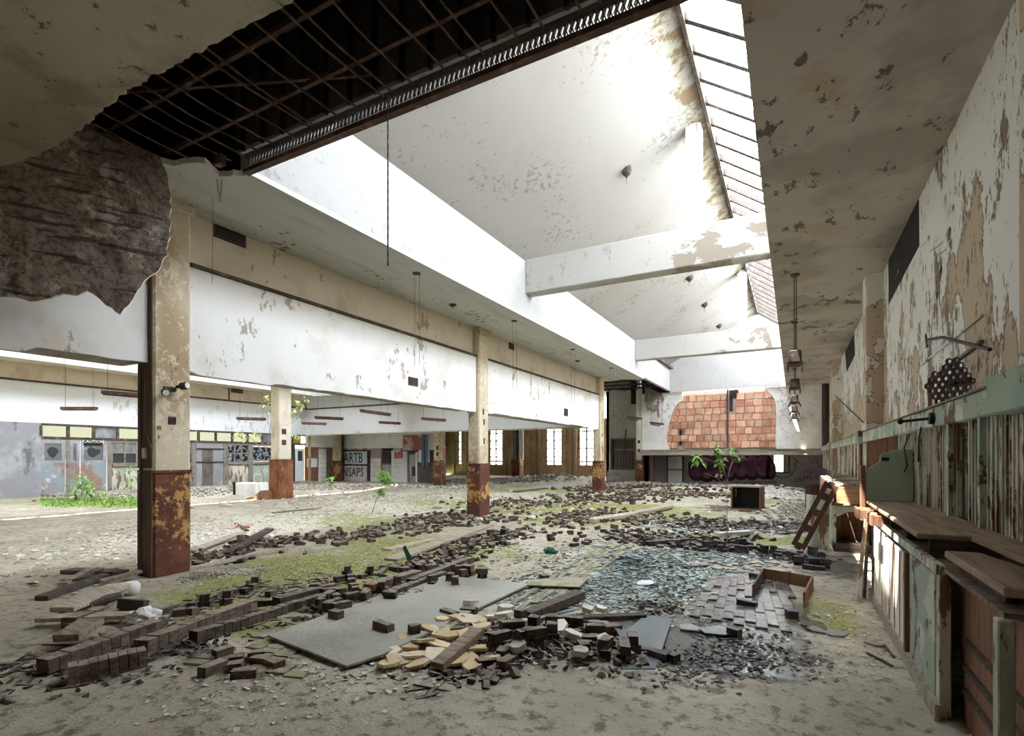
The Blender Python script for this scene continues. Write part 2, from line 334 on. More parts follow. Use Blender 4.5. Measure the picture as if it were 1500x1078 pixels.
def fbm(x, y, z=0.0, o=4):
    return mnoise.fractal(Vector((x, y, z)), 1.0, 2.0, o)
# ================================================================== STRUCTURE
ZC, XL, XR, XW, XCOL, Y0, Y1, ZT = 5.07, -5.88, -0.36, 1.48, -7.41, 4.10, 28.75, 6.47
RX, RZ, GX, GZ = -1.61, 8.88, -0.36, 7.92      # ridge and glazing foot

def jag(pts, amp, step=.12, seed=0, z=None):
    """polyline (xy) -> wobbly polyline"""
    out = []; rr = random.Random(seed)
    for i in range(len(pts) - 1):
        a, b = Vector(pts[i]), Vector(pts[i + 1]); n = max(1, int((b - a).length / step))
        for k in range(n):
            p = a.lerp(b, k / n)
            if k or i: p = p + Vector([rr.uniform(-amp, amp) for _ in range(len(p))])
            out.append(p)
    out.append(Vector(pts[-1])); return out

def flat_poly(mb, pts, z0, z1, mi=0, medge=None):
    """extruded flat polygon, triangulated safely"""
    from mathutils.geometry import tessellate_polygon
    P = [Vector((p[0], p[1], 0)) for p in pts]; n = len(P)
    tris = tessellate_polygon([P])
    vs = [(p.x, p.y, z0) for p in P] + [(p.x, p.y, z1) for p in P]
    fs = [tuple(t) for t in tris] + [tuple(i + n for i in t) for t in tris]
    mb.add(vs, fs, mi)
    mb.add(vs, [(i, (i + 1) % n, n + (i + 1) % n, n + i) for i in range(n)], mi if medge is None else medge)

# ---- floor with relief, moss and damp kept as attributes
HEAPS = []   # (x, y, rx, ry, h)
def heap(px, py, rx, ry, h): p = gp(px, py); HEAPS.append((p.x, p.y, rx, ry, h))
heap(790, 945, 1.0, .5, .10); heap(690, 930, .5, .35, .05)
heap(240, 940, 1.2, .45, .06); heap(560, 862, 1.6, .35, .05); heap(690, 805, 1.6, .5, .06)
heap(1090, 806, 1.3, .35, .06); heap(900, 770, 1.6, .7, .06); heap(960, 745, 2.6, 1.0, .08)
heap(1010, 722, 4.0, 1.8, .26); heap(1125, 722, 1.6, 1.8, .25); heap(935, 714, 2.2, 1.5, .2)
heap(640, 765, 2.2, .7, .08); heap(400, 795, 2.0, .5, .06); heap(330, 845, .7, .3, .05)
heap(820, 703, 3.2, 1.5, .32); heap(560, 716, 6.0, 1.6, .14); heap(300, 722, 5, 1.5, .12); heap(140, 728, 3, 1, .12)
heap(920, 726, 5, 1.2, .12); heap(1160, 755, 1.0, 1.6, .08)
def floor_z(x, y):
    z = .012 * mnoise.noise(Vector((x * 1.7, y * 1.7, 0))) + .010 * mnoise.noise(Vector((x * 5, y * 5, 3)))
    for hx, hy, rx, ry, h in HEAPS:
        dx = (x - hx) / rx; dy = (y - hy) / ry; q = dx * dx + dy * dy
        if q < 4: z += h * math.exp(-q * 1.6) * (1 + .35 * mnoise.noise(Vector((x * 4, y * 4, 7))))
    return z
def blobs(lst, k=1.0): return [(gp(a, b).x, gp(a, b).y, rx * k, ry * k, wt) for a, b, rx, ry, wt in lst]
MOSS = blobs([(430, 845, 1.1, .6, 1), (520, 830, 1.2, .7, 1.1), (350, 872, .8, .35, .9), (620, 800, 1.4, .7, 1), (740, 742, 4, 1.4, .9), (880, 742, 2.5, 1.2, .9), (840, 765, 1.4, .8, .7),
              (330, 900, .8, .3, .7), (1190, 890, .3, .3, 1.0), (1165, 905, .25, .12, 1.1), (1215, 915, .2, .25, .9), (1100, 790, .8, .4, .9), (1180, 790, .4, .5, .6), (980, 760, 2, .8, .4), (640, 715, 5, 1.5, .6),
              (800, 718, 5, 1.5, .9), (150, 735, 3, 1.2, 1.2), (500, 755, 2, 1, .4), (930, 708, 3, 1.2, .6), (400, 935, .5, .2, .6), (1010, 790, .8, .4, .5), (1125, 735, 1.0, 1.0, .6), (550, 770, 2, .8, .5)], 1.2)
WET = blobs([(1080, 880, .75, .55, 1.2), (1000, 850, .8, .8, .8), (1070, 930, .75, .35, 1.2), (1000, 930, .5, .35, 1.0), (960, 960, .45, .2, .9), (1180, 915, .22, .2, .8), (1030, 770, 1.3, 1.4, .9), (1080, 745, 1.6, 2, .7), (960, 830, .7, .5, .7), (1120, 960, .4, .12, .8), (1100, 980, .5, .12, .8)])
DARK = blobs([(1000, 950, .6, .3, 1.0), (1120, 930, .5, .25, .9), (950, 900, .3, .25, .6), (1240, 830, .3, .9, .8), (1280, 900, .15, .5, .6), (640, 975, .8, .2, .5), (150, 960, .9, .4, .6), (1030, 795, 1.5, .4, .6), (1080, 945, .75, .22, 1.2), (1030, 975, .7, .15, 1.1), (1190, 835, .5, .7, .6), (1130, 775, 1.4, .9, .5), (820, 960, 1.0, .4, .7), (300, 965, 1.2, .25, .7), (560, 875, 1.5, .3, .6), (1180, 770, .6, 1.2, .5), (700, 800, 1.4, .4, .4), (1080, 805, 1.3, .4, .7)])
PALE = blobs([(250, 790, 2.2, 1.6, .9), (420, 765, 2.2, 1.6, 1.0), (560, 740, 3, 2, .8), (250, 745, 4, 2, .8), (500, 720, 8, 2, .6), (1000, 740, 2, 1.2, .6), (1220, 945, .4, .35, .7), (1060, 715, 4, 1.6, 1), (820, 702, 4, 1.5, 1), (980, 770, 1.0, .7, .7), (350, 840, .6, .2, .6)])
xs = np.concatenate([np.arange(-27.2, -9, .28), np.arange(-9, 1.0, .085), np.arange(1.0, 1.62, .1)])
ys = np.concatenate([np.arange(-4.2, 2, .3), np.arange(2, 13, .085), np.arange(13, 40.2, .24)])
nx, ny = len(xs), len(ys)
GX_, GY_ = np.meshgrid(xs, ys)
def field(bl):
    a = np.zeros_like(GX_)
    for bx, by, rx, ry, wt in bl: a += wt * np.exp(-(((GX_ - bx) / rx) ** 2 + ((GY_ - by) / ry) ** 2))
    return np.clip(a, 0, 1.5)
fz = np.array([[floor_z(float(x), float(y)) for x in xs] for y in ys])
wetf = field(WET)
verts = np.stack([GX_.ravel(), GY_.ravel(), fz.ravel()], 1)
ii = np.arange(nx * ny).reshape(ny, nx)
quads = np.stack([ii[:-1, :-1], ii[:-1, 1:], ii[1:, 1:], ii[1:, :-1]], -1).reshape(-1, 4)
me = bpy.data.meshes.new('floor'); me.from_pydata(verts.tolist(), [], quads.tolist()); me.update()
for nm, fl in (('moss', field(MOSS)), ('wet', wetf), ('dark', field(DARK)), ('pale', field(PALE))):
    at = me.attributes.new(nm, 'FLOAT', 'POINT'); at.data.foreach_set('value', fl.ravel().astype(np.float32))
me.polygons.foreach_set('use_smooth', [True] * len(me.polygons))
m, nt, b = new_mat('floor')
tc = N(nt, 'ShaderNodeTexCoord'); vec = tc.outputs['Object']
def attr(n):
    a = N(nt, 'ShaderNodeAttribute'); a.attribute_name = n; return a.outputs['Fac']
n1 = noise_t(nt, vec, 1.1, 6, .65, 1); n2 = noise_t(nt, vec, 9, 6, .7, 2); n3 = noise_t(nt, vec, 38, 4, .7, 3); n4 = noise_t(nt, vec, 3.0, 6, .7, 5)
c = mixc(nt, smooth(nt, n1, .38, .66), (.42, .375, .285), (.58, .53, .43))
c = mixc(nt, math_n(nt, 'MULTIPLY', smooth(nt, n2, .50, .64), .85), c, (.15, .125, .09))
def amask(nm, nz, k, lo, hi):
    return smooth(nt, math_n(nt, 'ADD', attr(nm), math_n(nt, 'MULTIPLY', math_n(nt, 'SUBTRACT', nz, .5), k)), lo, hi)
c = mixc(nt, math_n(nt, 'MULTIPLY', amask('pale', n4, 2.2, .35, .9), .8), c, (.66, .62, .53))
c = mixc(nt, math_n(nt, 'MULTIPLY', amask('moss', n4, 2.0, .12, .62), .88), c, mixc(nt, smooth(nt, n2, .35, .65), (.145, .165, .025), (.36, .37, .11)))
c = mixc(nt, math_n(nt, 'MULTIPLY', amask('dark', n4, 2.4, .35, .9), .85), c, (.055, .045, .036))
c = mixc(nt, math_n(nt, 'MULTIPLY', smooth(nt, n3, .60, .66), .65), c, (.62, .59, .52))
c = mixc(nt, math_n(nt, 'MULTIPLY', smooth(nt, n3, .36, .30), .7), c, (.07, .06, .05))
wm = amask('wet', n4, 1.5, .18, .6)
c = mixc(nt, math_n(nt, 'MULTIPLY', wm, .72), c, (.075, .078, .075))
nt.links.new(c, b.inputs['Base Color'])
rg = N(nt, 'ShaderNodeMapRange'); nt.links.new(wm, rg.inputs[0]); rg.inputs[3].default_value = .9; rg.inputs[4].default_value = .10
nt.links.new(rg.outputs[0], b.inputs['Roughness'])
bp = N(nt, 'ShaderNodeBump'); bp.inputs['Distance'].default_value = .03
st = N(nt, 'ShaderNodeMapRange'); nt.links.new(wm, st.inputs[0]); st.inputs[3].default_value = .75; st.inputs[4].default_value = .12
nt.links.new(st.outputs[0], bp.inputs['Strength'])
nt.links.new(math_n(nt, 'ADD', n2, math_n(nt, 'MULTIPLY', n3, .6)), bp.inputs['Height']); nt.links.new(bp.outputs[0], b.inputs['Normal'])
me.materials.append(m)
floor = struct(bpy.data.objects.new('floor', me), 'dirt and moss covered floor of an abandoned hall'); col.objects.link(floor)

# ---- roof monitors (three naves; only the first is seen into)
def monitor(off, y0, y1, main, rsh=0):
    xl, xr, rx, gx = XL + off, XR + off, RX + off + rsh, GX + off
    nm = '' if main else '_aisle'
    zi = ZT + .16 * (RZ - ZT) / (rx - xl + .16) + .01
    struct(MB().box(xl - .16, xl, y0, y1, ZC + .07, ZT).build('wall_curb_left' + nm, 'curb_white'))
    struct(MB().box(gx, gx + .16, y0, y1, ZC + .1, GZ).build('wall_curb_right' + nm, 'curb_white'))
    mb = MB(); mb.prism([(xl - .16, y0, ZT), (rx, y0, RZ), (rx, y0, RZ + .16), (xl - .16, y0, ZT + .22)], (0, y1 - y0, 0))
    sl = struct(mb.build('ceiling_slope' + nm, 'slope_cream'))
    mb = MB(); mb.prism([(xl, y1, ZC), (xr, y1, ZC), (gx, y1, GZ), (rx, y1, RZ + .01), (xl, y1, zi)], (0, .16, 0))
    struct(mb.build('wall_gable_far' + nm, 'curb_white'))
    zb = ZC + (.17 if main else 0)
    mb = MB(); mb.prism([(xl, y0 - .14, zb), (xr, y0 - .14, zb), (gx, y0 - .14, GZ), (rx, y0 - .14, RZ + .01), (xl, y0 - .14, zi)], (0, .14, 0))
    struct(mb.build('wall_gable_near' + nm, 'curb_white'))
    win = struct(MB().box(rx - .02, rx + .04, y0, y1, RZ - .20, RZ + .05).build('window_1' if main else 'window_2' if off > -10 else 'window_3', 'dark_edge'), 'sloping rooflight with dark rafters under a pale sky' if main else None)
    d = Vector((gx - rx, 0, GZ - RZ)).normalized()
    st = .76; n = int((y1 - y0) / st)
    for i in range(n + 1):
        y = y0 + .25 + i * st
        if y > y1: break
        mb = MB(); mb.bar((rx + .03, y, RZ - .02), (gx + .08, y, GZ + .02), .11, .16); mb.build('rafter', 'window_frame' if not main else 'rust_glint', win)
        if i < n and y + st < y1:
            a = Vector((rx + .03, y + .05, RZ + .03)); b2 = Vector((gx + .08, y + .05, GZ + .07)); e = Vector((0, st - .1, 0))
            mb = MB(); mb.add([a, b2, b2 + e, a + e], [(0, 1, 2, 3)]); mb.build('pane', 'skyglass', win)
    return sl
slope = monitor(0, Y0, Y1, True)
monitor(-9.15, 0.0, 21.0, False, .28)  # unseen ridge shifted sideways so no sun strip reaches this aisle floor
monitor(-18.6, 0.0, 21.0, False)

# cross beams with their posts
for i, (ya, yb) in enumerate(((11.58, 11.97), (21.78, 22.18))):
    bm_ = struct(MB().box(XL, XR, ya, yb, 5.66, 6.50).build('ceiling_beam', 'beam_plaster', bevel=.02))
    mb = MB(); px = -1.89 if i == 0 else -1.76
    mb.box(px - .10, px + .10, ya + .03, yb - .06, 6.50, 8.70 + .56 * (px + 1.89)); mb.box(px - .15, px - .10, ya, yb - .04, 6.50, 8.66); mb.box(px + .10, px + .15, ya, yb - .04, 6.50, 8.66)
    mb.build('post', 'post_white', bm_)

# soffits
PL = [gp(x, y, ZC) for x, y in ((365, 258), (342, 257), (320, 259), (312, 251), (300, 239), (278, 239), (255, 243), (236, 239))]
pts = jag([(p.x, p.y) for p in PL], .012, .06, 3)
pts = [Vector((XL, Y0))] + pts[1:] + [Vector((-7.0, 3.05)), Vector((-8.3, 2.9))]
far = jag([(-8.3, 23.2), (-7.4, 23.3), (-6.6, 23.0), (-6.2, 23.6), (XL, 23.3)], .06, .2, 4)
mb = MB(); flat_poly(mb, pts + far, ZC, ZC + .07, 0, 1)
struct(mb.build('ceiling_soffit_left', ['soffit_left', 'plaster_edge']))
mb = MB(); mb.box(XR, XW + .3, -4, 29.2, ZC, ZC + .1)
struct(mb.build('ceiling_soffit_right', 'soffit_right'))
# old plaster left near the camera, torn along a ragged line
PN = [gp(x, y, ZC) for x, y in ((100, 207), (116, 191), (130, 180), (140, 168), (150, 160), (160, 152), (172, 150), (178, 140), (190, 131), (204, 125), (214, 117), (228, 108), (240, 105), (252, 97), (300, 72), (350, 42), (430, 0))]
nl = jag([(-8.3, 2.95), (-7.5, 2.85)] + [(p.x, p.y) for p in PN] + [(-2.2, 2.62), (-1.1, 2.75), (XR, 2.66)], .018, .05, 5)
mb = MB(); flat_poly(mb, [Vector((XR, -4)), Vector((-8.3, -4))] + nl, ZC, ZC + .045, 0, 1)
struct(mb.build('ceiling_near', ['old_plaster', 'plaster_edge']))
# unseen slabs added above the side strips and near bay to block stray sun
mb = MB()
for bx_ in ((-9.6, -6.0, -4.3, 29.5, 6.55, 6.68), (GX + .05, 2.0, -4.3, 29.5, 6.55, 6.68), (-9.6, 2.0, -4.3, 3.97, 6.56, 6.67), (-9.6, -8.2, -4.3, 29.5, 5.4, 6.6), (XW + .3, 2.0, -4.3, 29.5, ZC, 6.6)): mb.box(*bx_)
struct(mb.build('ceiling_sun_blocker', 'soot'))
# the dark attic seen through the hole
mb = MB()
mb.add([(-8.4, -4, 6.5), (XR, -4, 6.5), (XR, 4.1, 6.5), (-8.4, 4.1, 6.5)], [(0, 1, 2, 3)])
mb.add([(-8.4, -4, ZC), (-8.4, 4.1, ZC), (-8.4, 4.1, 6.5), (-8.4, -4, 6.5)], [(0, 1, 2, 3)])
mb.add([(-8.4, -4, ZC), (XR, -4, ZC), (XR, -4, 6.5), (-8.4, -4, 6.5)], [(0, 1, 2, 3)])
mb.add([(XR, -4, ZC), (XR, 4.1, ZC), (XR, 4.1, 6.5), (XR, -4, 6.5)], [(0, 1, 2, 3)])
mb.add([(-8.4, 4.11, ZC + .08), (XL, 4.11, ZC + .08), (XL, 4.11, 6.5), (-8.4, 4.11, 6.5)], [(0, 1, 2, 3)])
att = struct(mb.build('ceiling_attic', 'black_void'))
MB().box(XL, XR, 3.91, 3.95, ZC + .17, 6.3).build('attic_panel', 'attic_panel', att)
x = XL + .2
while x < XR:                                        # upright ribs of the attic panel
    MB().box(x - .02, x + .02, 3.87, 3.91, ZC + .12, 6.3).build('rib', 'black_void', att); x += .34
# rusted furring rods and channels spanning the hole
x = -7.6; k = 0
while x < XR:
    dx = uni(-.03, .03); zz = ZC + .06 + uni(-.01, .02)
    MB().tube([(x, 2.3, zz + .05), (x + dx, 3.2, zz), (x + dx * 2, 3.93, zz + .02)], .011, 5).build('furring_rod', 'rust_dark', att); k += 1
    x += .30 if k % 4 else .14
for y, z, x0, x1 in ((2.95, ZC + .12, -8.2, -.5), (3.55, ZC + .15, -7.4, -.5)):
    mb = MB(); mb.box(x0, x1, y - .022, y + .022, z, z + .008); mb.box(x0, x1, y - .022, y - .016, z, z + .045); mb.box(x0, x1, y + .016, y + .022, z, z + .045)
    mb.build('channel', 'rust_dark', att)
MB().bar((-7.2, 2.4, ZC + .32), (-3.6, 3.9, ZC + .3), .035, .03).build('channel', 'rust_dark', att)
# expanded-metal strip along the torn edge: a real lattice with daylight behind it
mb = MB(); x = XL + .05; st = .055
while x < XR - .05:
    mb.bar((x, 4.06, ZC + .02), (x + st, 4.06, ZC + .17), .010, .014, Vector((0, 1, 0))); mb.bar((x + st, 4.065, ZC + .02), (x, 4.065, ZC + .17), .010, .014, Vector((0, 1, 0)))
    mb.bar((x, 4.06, ZC + .07), (x + st * .5, 4.06, ZC + .145), .008, .012, Vector((0, 1, 0))); x += st
lat = mb.build('metal_lath', 'iron', att); lat['kind'] = 'stuff'
MB().box(XL, XR, 4.02, 4.10, ZC - .03, ZC + .02).build('edge_bead', 'rust_dark', att)
MB().box(XL, XR, 4.0, 4.09, ZC + .165, ZC + .2).build('edge_bead', 'iron', att)

# ---- bulkhead walls between the columns on the left
def bulkhead(y0, y1, seed):
    rr = random.Random(seed)
    n = int((y1 - y0) / .14); zs = []
    z = 2.81
    for i in range(n + 1):
        if rr.random() < .12: z = 2.79 + rr.uniform(-.03, .06)
        zs.append(z + rr.uniform(-.008, .008))
    mb = MB(); xa, xb = -7.50, -7.555
    for i in range(n):
        ya, yb = y0 + (y1 - y0) * i / n, y0 + (y1 - y0) * (i + 1) / n
        mb.add([(xa, ya, zs[i]), (xa, yb, zs[i + 1]), (xa, yb, 4.32), (xa, ya, 4.32), (xb, ya, zs[i]), (xb, yb, zs[i + 1])], [(0, 1, 2, 3), (4, 5, 1, 0)])
    wl = struct(mb.build('wall_left_bulkhead', 'bulkhead'))
    MB().box(-8.15, -7.553, y0, y1, 2.87, 4.30).build('core', 'grey_plank', wl)
    MB().box(-8.12, -7.60, y0, y1, 4.30, ZC + .04).build('upper_band', 'tan_wall', wl)
    MB().box(-8.14, -7.62, y0, y1, 2.845, 2.88).build('underside_board', 'grey_plank', wl)
    MB().box(-7.66, -7.46, y0, y1, 4.285, 4.335).build('picture_rail', 'dark_edge', wl)
    return wl
BULK = [bulkhead(a, b, s) for a, b, s in ((-4, 3.78, 1), (4.32, 11.86, 2), (12.40, 21.84, 3))]

# ---- columns
def column(x1, y0, ht, label, pale='column_paint', cas='rust_casing', wx=.36, wy=.49, base=1.42, flare=.03, front_dark=False, cap=True):
    o = empty('column', (x1 - wx / 2, y0 + wy / 2, 0), label, 'column')
    ch = .03
    def oct_(e, z0, z1):
        xa, xb, ya, yb = x1 - wx - e, x1 + e, y0 - e, y0 + wy + e
        return MB().prism([(xa + ch, ya, z0), (xb - ch, ya, z0), (xb, ya + ch, z0), (xb, yb - ch, z0), (xb - ch, yb, z0), (xa + ch, yb, z0), (xa, yb - ch, z0), (xa, ya + ch, z0)], (0, 0, z1 - z0))
    oct_(0, base - .05, ht - (.10 if cap else 0)).build('shaft', pale, o)
    oct_(flare, 0, base).build('base_casing', cas, o)
    oct_(flare + .018, base - .035, base).build('casing_rim', cas, o)
    if cap:
        oct_(.05, ht - .10, ht).build('capital', 'column_paint', o)
    return o
colA = column(-7.41, 3.80, ZC, 'thick cream column with yellow-flecked rust casing and twin spotlights', flare=.004)
colB = column(-7.41, 11.88, ZC, 'cream column between the two long white bulkhead bays')
colC = column(-7.41, 21.86, ZC, 'cream column where the white bulkhead ends, next to the torn dark ceiling')
colD = column(-7.43, 28.95, ZC + .3, 'pale column at the left end of the red brick wall', 'column_pale', wx=.34, wy=.42, cap=False)
colE = column(-17.0, 13.1, 5.28, 'whitish column with bright orange rusted casing among leaves', 'column_pale', 'rust_orange', wx=.5, wy=.55, base=1.5, flare=.05)
colF = column(-17.0, 23.2, 5.0, 'cream column daubed with red paint marks', 'column_paint', wx=.42, wy=.5, base=1.42, flare=.03, cap=False)
colG = column(-18.3, 35.0, 4.6, 'dark column with pipes standing before the bright windows', 'column_dark', 'rust_casing', wx=.5, wy=.5, base=1.4, flare=.1, cap=False)
MB().tube([(-17.95, 34.9, 1.4), (-17.95, 34.9, 4.6)], .09, 8).build('pipe', 'pale_blue', colG)
MB().tube([(-18.6, 34.9, 1.4), (-18.6, 34.9, 4.6)], .07, 8).build('pipe', 'blue_pipe', colG)
# fittings on column A (face toward the nave, X = -7.41)
def on_face(o, px, py, w_, h_, d_, name, m_, X=-7.41):
    p = xp(px, py, X); return MB().box(X - .005, X + d_, p.y - w_ / 2, p.y + w_ / 2, p.z - h_ / 2, p.z + h_ / 2).build(name, m_, o, bevel=.008)
ob = on_face(colA, 252, 616, .105, .11, .012, 'socket_box', 'rust_dark')
for dy in (-.024, .024):
    p = xp(252, 616, -7.41); MB().box(-7.40, -7.392, p.y + dy - .017, p.y + dy + .017, p.z - .035, p.z + .035).build('socket_face', 'paint_black', ob)
for (px, py, ang) in ((238, 573, -.6), (256, 567, .5)):
    p = xp(px, py, -7.41); q = Vector((-7.41 + .05, p.y, p.z)); dr = Vector((.9, ang * .6, -.25 if ang < 0 else .1)).normalized()
    mb = MB(); mb.tube([q, q + dr * .06, q + dr * .07, q + dr * .15, q + dr * .16], [.022, .028, .05, .052, .045], 10); lp = mb.build('spotlight', 'iron', colA)
    MB().tube([q + dr * .162, q + dr * .166], .04, 10).build('lens', 'white_thing', lp)
p = xp(247, 570, -7.41); MB().box(-7.415, -7.365, p.y - .07, p.y + .07, p.z - .03, p.z + .03).build('spotlight_bracket', 'rust_dark', colA)
p = xp(233, 626, -7.41); MB().box(-7.412, -7.40, p.y - .02, p.y + .02, p.z - .02, p.z + .02).build('bolt_plate', 'rust_orange', colA)
sw = yp(214, 664, 3.80); bx = MB().box(sw.x - .035, sw.x + .035, 3.76, 3.802, sw.z - .07, sw.z + .07).build('switch_box', 'white_thing', colA, bevel=.006)
c0 = yp(212, 560, 3.79); c1 = yp(213, 625, 3.785); c2 = yp(222, 655, 3.785)
MB().tube([c0, c1, (c1 + c2) / 2 + Vector((-.01, 0, -.03)), c2], .006, 5).build('cable', 'pale_timber', colA)
MB().box(-7.765, -7.425, 3.788, 3.801, 1.45, ZC - .12).build('dark_face', 'column_dark', colA)  # thin plates that darken the column face toward the camera
MB().box(-7.765, -7.425, 3.784, 3.797, .0, 1.38).build('dark_face', 'column_dark', colA)
MB().box(-7.70, -7.66, 3.775, 3.80, .05, 4.9).build('conduit_strip', 'column_dark', colA)
for px, py in ((708, 603), (709, 618), (709, 646)):
    on_face(colB, px, py, .07, .16, .012, 'socket_box', 'rust_dark')
for px, py in ((882, 637), (882, 655)): on_face(colC, px, py, .09, .16, .012, 'socket_box', 'rust_dark')
for px, py in ((936, 647), (936, 660)):
    p = yp(px, py, 28.95); MB().box(p.x - .06, p.x + .06, 28.93, 28.955, p.z - .09, p.z + .09).build('socket_box', 'paint_black', colD)
for px, py in ((416, 632), (416, 648)): on_face(colE, px, py, .2, .2, .012, 'socket_box', 'rust_dark', -17.0)
p = yp(643, 655, 23.2); 
for px, py in ((641, 656), (641, 665)): q = yp(px, py, 23.2); MB().box(q.x - .07, q.x + .07, 23.18, 23.205, q.z - .1, q.z + .1).build('socket_box', 'paint_black', colF)
for px, py in ((651, 659), (651, 668)):
    q = xp(px, py, -17.0); mb = MB()
    for t in (-1, 1): mb.bar((-16.994, q.y - .18, q.z - .15 * t), (-16.994, q.y + .18, q.z + .15 * t), .09, .008, Vector((1, 0, 0)))
    mb.build('red_mark', 'paint_red', colF)

# ---- left hall: ceiling strips, outer wall, cross fascia
mb = MB(); ZL = 5.3
for (xa, xb, ya, yb) in ((-8.4, -9.35, -4, 22.5), (XL - 9.31, XR - 18.5, -4, 22.5), (-26.6, XL - 18.76, -4, 22.5), (-9.35, -25, -4, -.14), (-9.35, -25, 21.16, 22.5)):
    mb.box(min(xa, xb), max(xa, xb), ya, yb, ZL - .02, ZL + .1)
struct(mb.build('ceiling_left', 'tan_wall'))
mb = MB(); mb.box(-26.9, -26.5, -4, 22.5, 2.95, 4.58); wl = mb.build('wall_left', 'cool_wall'); struct(wl, 'long bluish white bulkhead wall of the side hall above doors and windows')
MB().box(-26.9, -26.55, -4, 22.5, 4.58, 5.4).build('upper_band', 'tan_wall', wl)
MB().box(-26.6, -26.46, -4, 22.5, 4.55, 4.63).build('picture_rail', 'dark_edge', wl)
mb = MB(); mb.box(-26.5, -8.16, 22.3, 22.55, 2.93, 4.5); fa = struct(mb.build('wall_cross_fascia', 'cool_wall'))
MB().box(-26.5, -8.16, 22.35, 22.55, 4.5, 5.4).build('upper_band', 'cool_wall', fa)
MB().box(-26.5, -8.16, 22.26, 22.36, 4.47, 4.55).build('picture_rail', 'dark_edge', fa)
MB().box(-26.5, -8.16, 22.24, 22.6, 2.90, 2.96).build('bottom_board', 'pale_timber', fa)
q = xp(348, 571, -26.5); MB().box(-26.56, -26.53, q.y - .35, q.y + .35, q.z - .17, q.z + .17).build('vent', 'rust_dark', wl)
q = xp(336, 566, -26.5); MB().box(-26.56, -26.52, q.y - .03, q.y + .03, 4.63, 5.28).build('band_joint', 'dark_edge', wl)
# outer enclosure
struct(MB().box(-27, 2, -4.3, -4, -.1, 7).build('wall_near', 'tan_wall'))
for nm, bxs in (('ceiling_rear', [(-28.2, -14.5, 22.6, 39.6, 4.6, 4.7), (-14.5, -5.7, 22.6, 39.6, 6.3, 6.4), (-5.7, 2, 29.3, 39.6, 4.6, 4.7)]),):
    mb = MB()
    for bx_ in bxs: mb.box(*bx_)
    struct(mb.build(nm, 'soot'))
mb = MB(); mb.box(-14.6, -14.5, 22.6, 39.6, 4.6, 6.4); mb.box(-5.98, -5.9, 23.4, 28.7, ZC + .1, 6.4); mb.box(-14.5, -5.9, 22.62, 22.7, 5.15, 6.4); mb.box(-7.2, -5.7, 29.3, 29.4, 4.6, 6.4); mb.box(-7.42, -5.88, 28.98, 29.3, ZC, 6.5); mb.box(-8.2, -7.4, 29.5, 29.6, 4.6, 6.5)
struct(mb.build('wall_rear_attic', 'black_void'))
struct(MB().box(-60, 40, -40, 90, -.6, -.5).build('ground_outside', 'outside_ground'))
# ================================================================== RIGHT WALL
wr = struct(MB().box(XW, XW + .25, -4, 29.3, 1.95, ZC).build('wall_right', 'wall_peel'), 'tall right wall with peeling white and tan paint')
MB().box(XW, XW + .25, -4, 29.3, 0, 1.95).build('lower_wall', 'soot', wr)
for i, y in enumerate((3.75, 11.90, 21.80)):
    MB().box(1.20, XW + .02, y, y + .5, 2.08, ZC).build('pilaster', 'pilaster_peel', wr, bevel=.012)
    MB().box(1.20, XW + .02, y, y + .5, 0, 1.88).build('pilaster', 'board_peel', wr, bevel=.012)
    MB().box(1.07, XW + .02, y - .09, y + .59, 1.86, 2.10).build('pilaster_cap', 'green_paint' if i != 2 else 'green_peel', wr, bevel=.01)
for ya, yb in ((-4, 3.65), (4.35, 11.80), (12.50, 21.70), (22.40, 28.9)):
    MB().box(1.14, XW + .02, ya, yb, 1.88, 2.06).build('ledge', 'green_peel', wr, bevel=.008)
    MB().box(1.12, XW + .02, ya, yb, 2.06, 2.075).build('ledge_top', 'old_timber', wr)
# beaded boards under the ledge, one by one (gaps where boards are gone)
y = 2.4; k = 0; plank_me = None
GONE = [(4.92, 5.14), (6.55, 6.60)]
while y < 11.7:
    if not any(a < y + .045 < b for a, b in GONE):
        if plank_me is None:
            mb = MB(); mb.box(0, .035, .004, .086, 0, .79); mb.box(-.012, .03, .036, .054, 0, .79); plank_me = mb.mesh('board', 'board_peel'); red_me = mb.mesh('board', 'red_wood')
        o = bpy.data.objects.new('board', red_me if 8.4 < y < 11.8 else plank_me); col.objects.link(o); o.parent = wr; o.location = (1.205 + uni(-.006, .006) + (.06 if 5.2 < y < 5.6 else 0), y, 1.092)
    y += .09; k += 1
for ya, m_ in ((4.86, 'green_peel'), (5.72, 'green_peel'), (6.9, 'board_peel')):
    MB().box(1.165, 1.24, ya, ya + .06, 1.09, 1.88).build('door_post', m_, wr)
mb = MB(); mb.box(0, .04, .005, .295, 0, .8); fb_me = mb.mesh('board', 'board_peel'); fr_me = mb.mesh('board', 'red_wood')
y = 12.6; k = 0
while y < 28.5:
    if k % 5 != 3:
        o = bpy.data.objects.new('board', fr_me if k % 4 == 1 else fb_me); col.objects.link(o); o.parent = wr; o.location = (1.20 + (.08 if k % 3 == 0 else 0), y, 1.09)
    y += .3; k += 1
# exposed dark lath where the plaster came away by the ceiling
mb = MB(); mb.prism([xp(x, y, XW - .006) for x, y in ((1345, 284), (1346, 360), (1325, 400), (1302, 445), (1301, 372))], (.02, 0, 0)); mb.build('bare_lath', 'black_void', wr)
mb = MB(); mb.prism([xp(x, y, XW - .006) for x, y in ((1251, 488), (1252, 520), (1240, 545), (1238, 515))], (.02, 0, 0)); mb.build('bare_lath', 'black_void', wr)
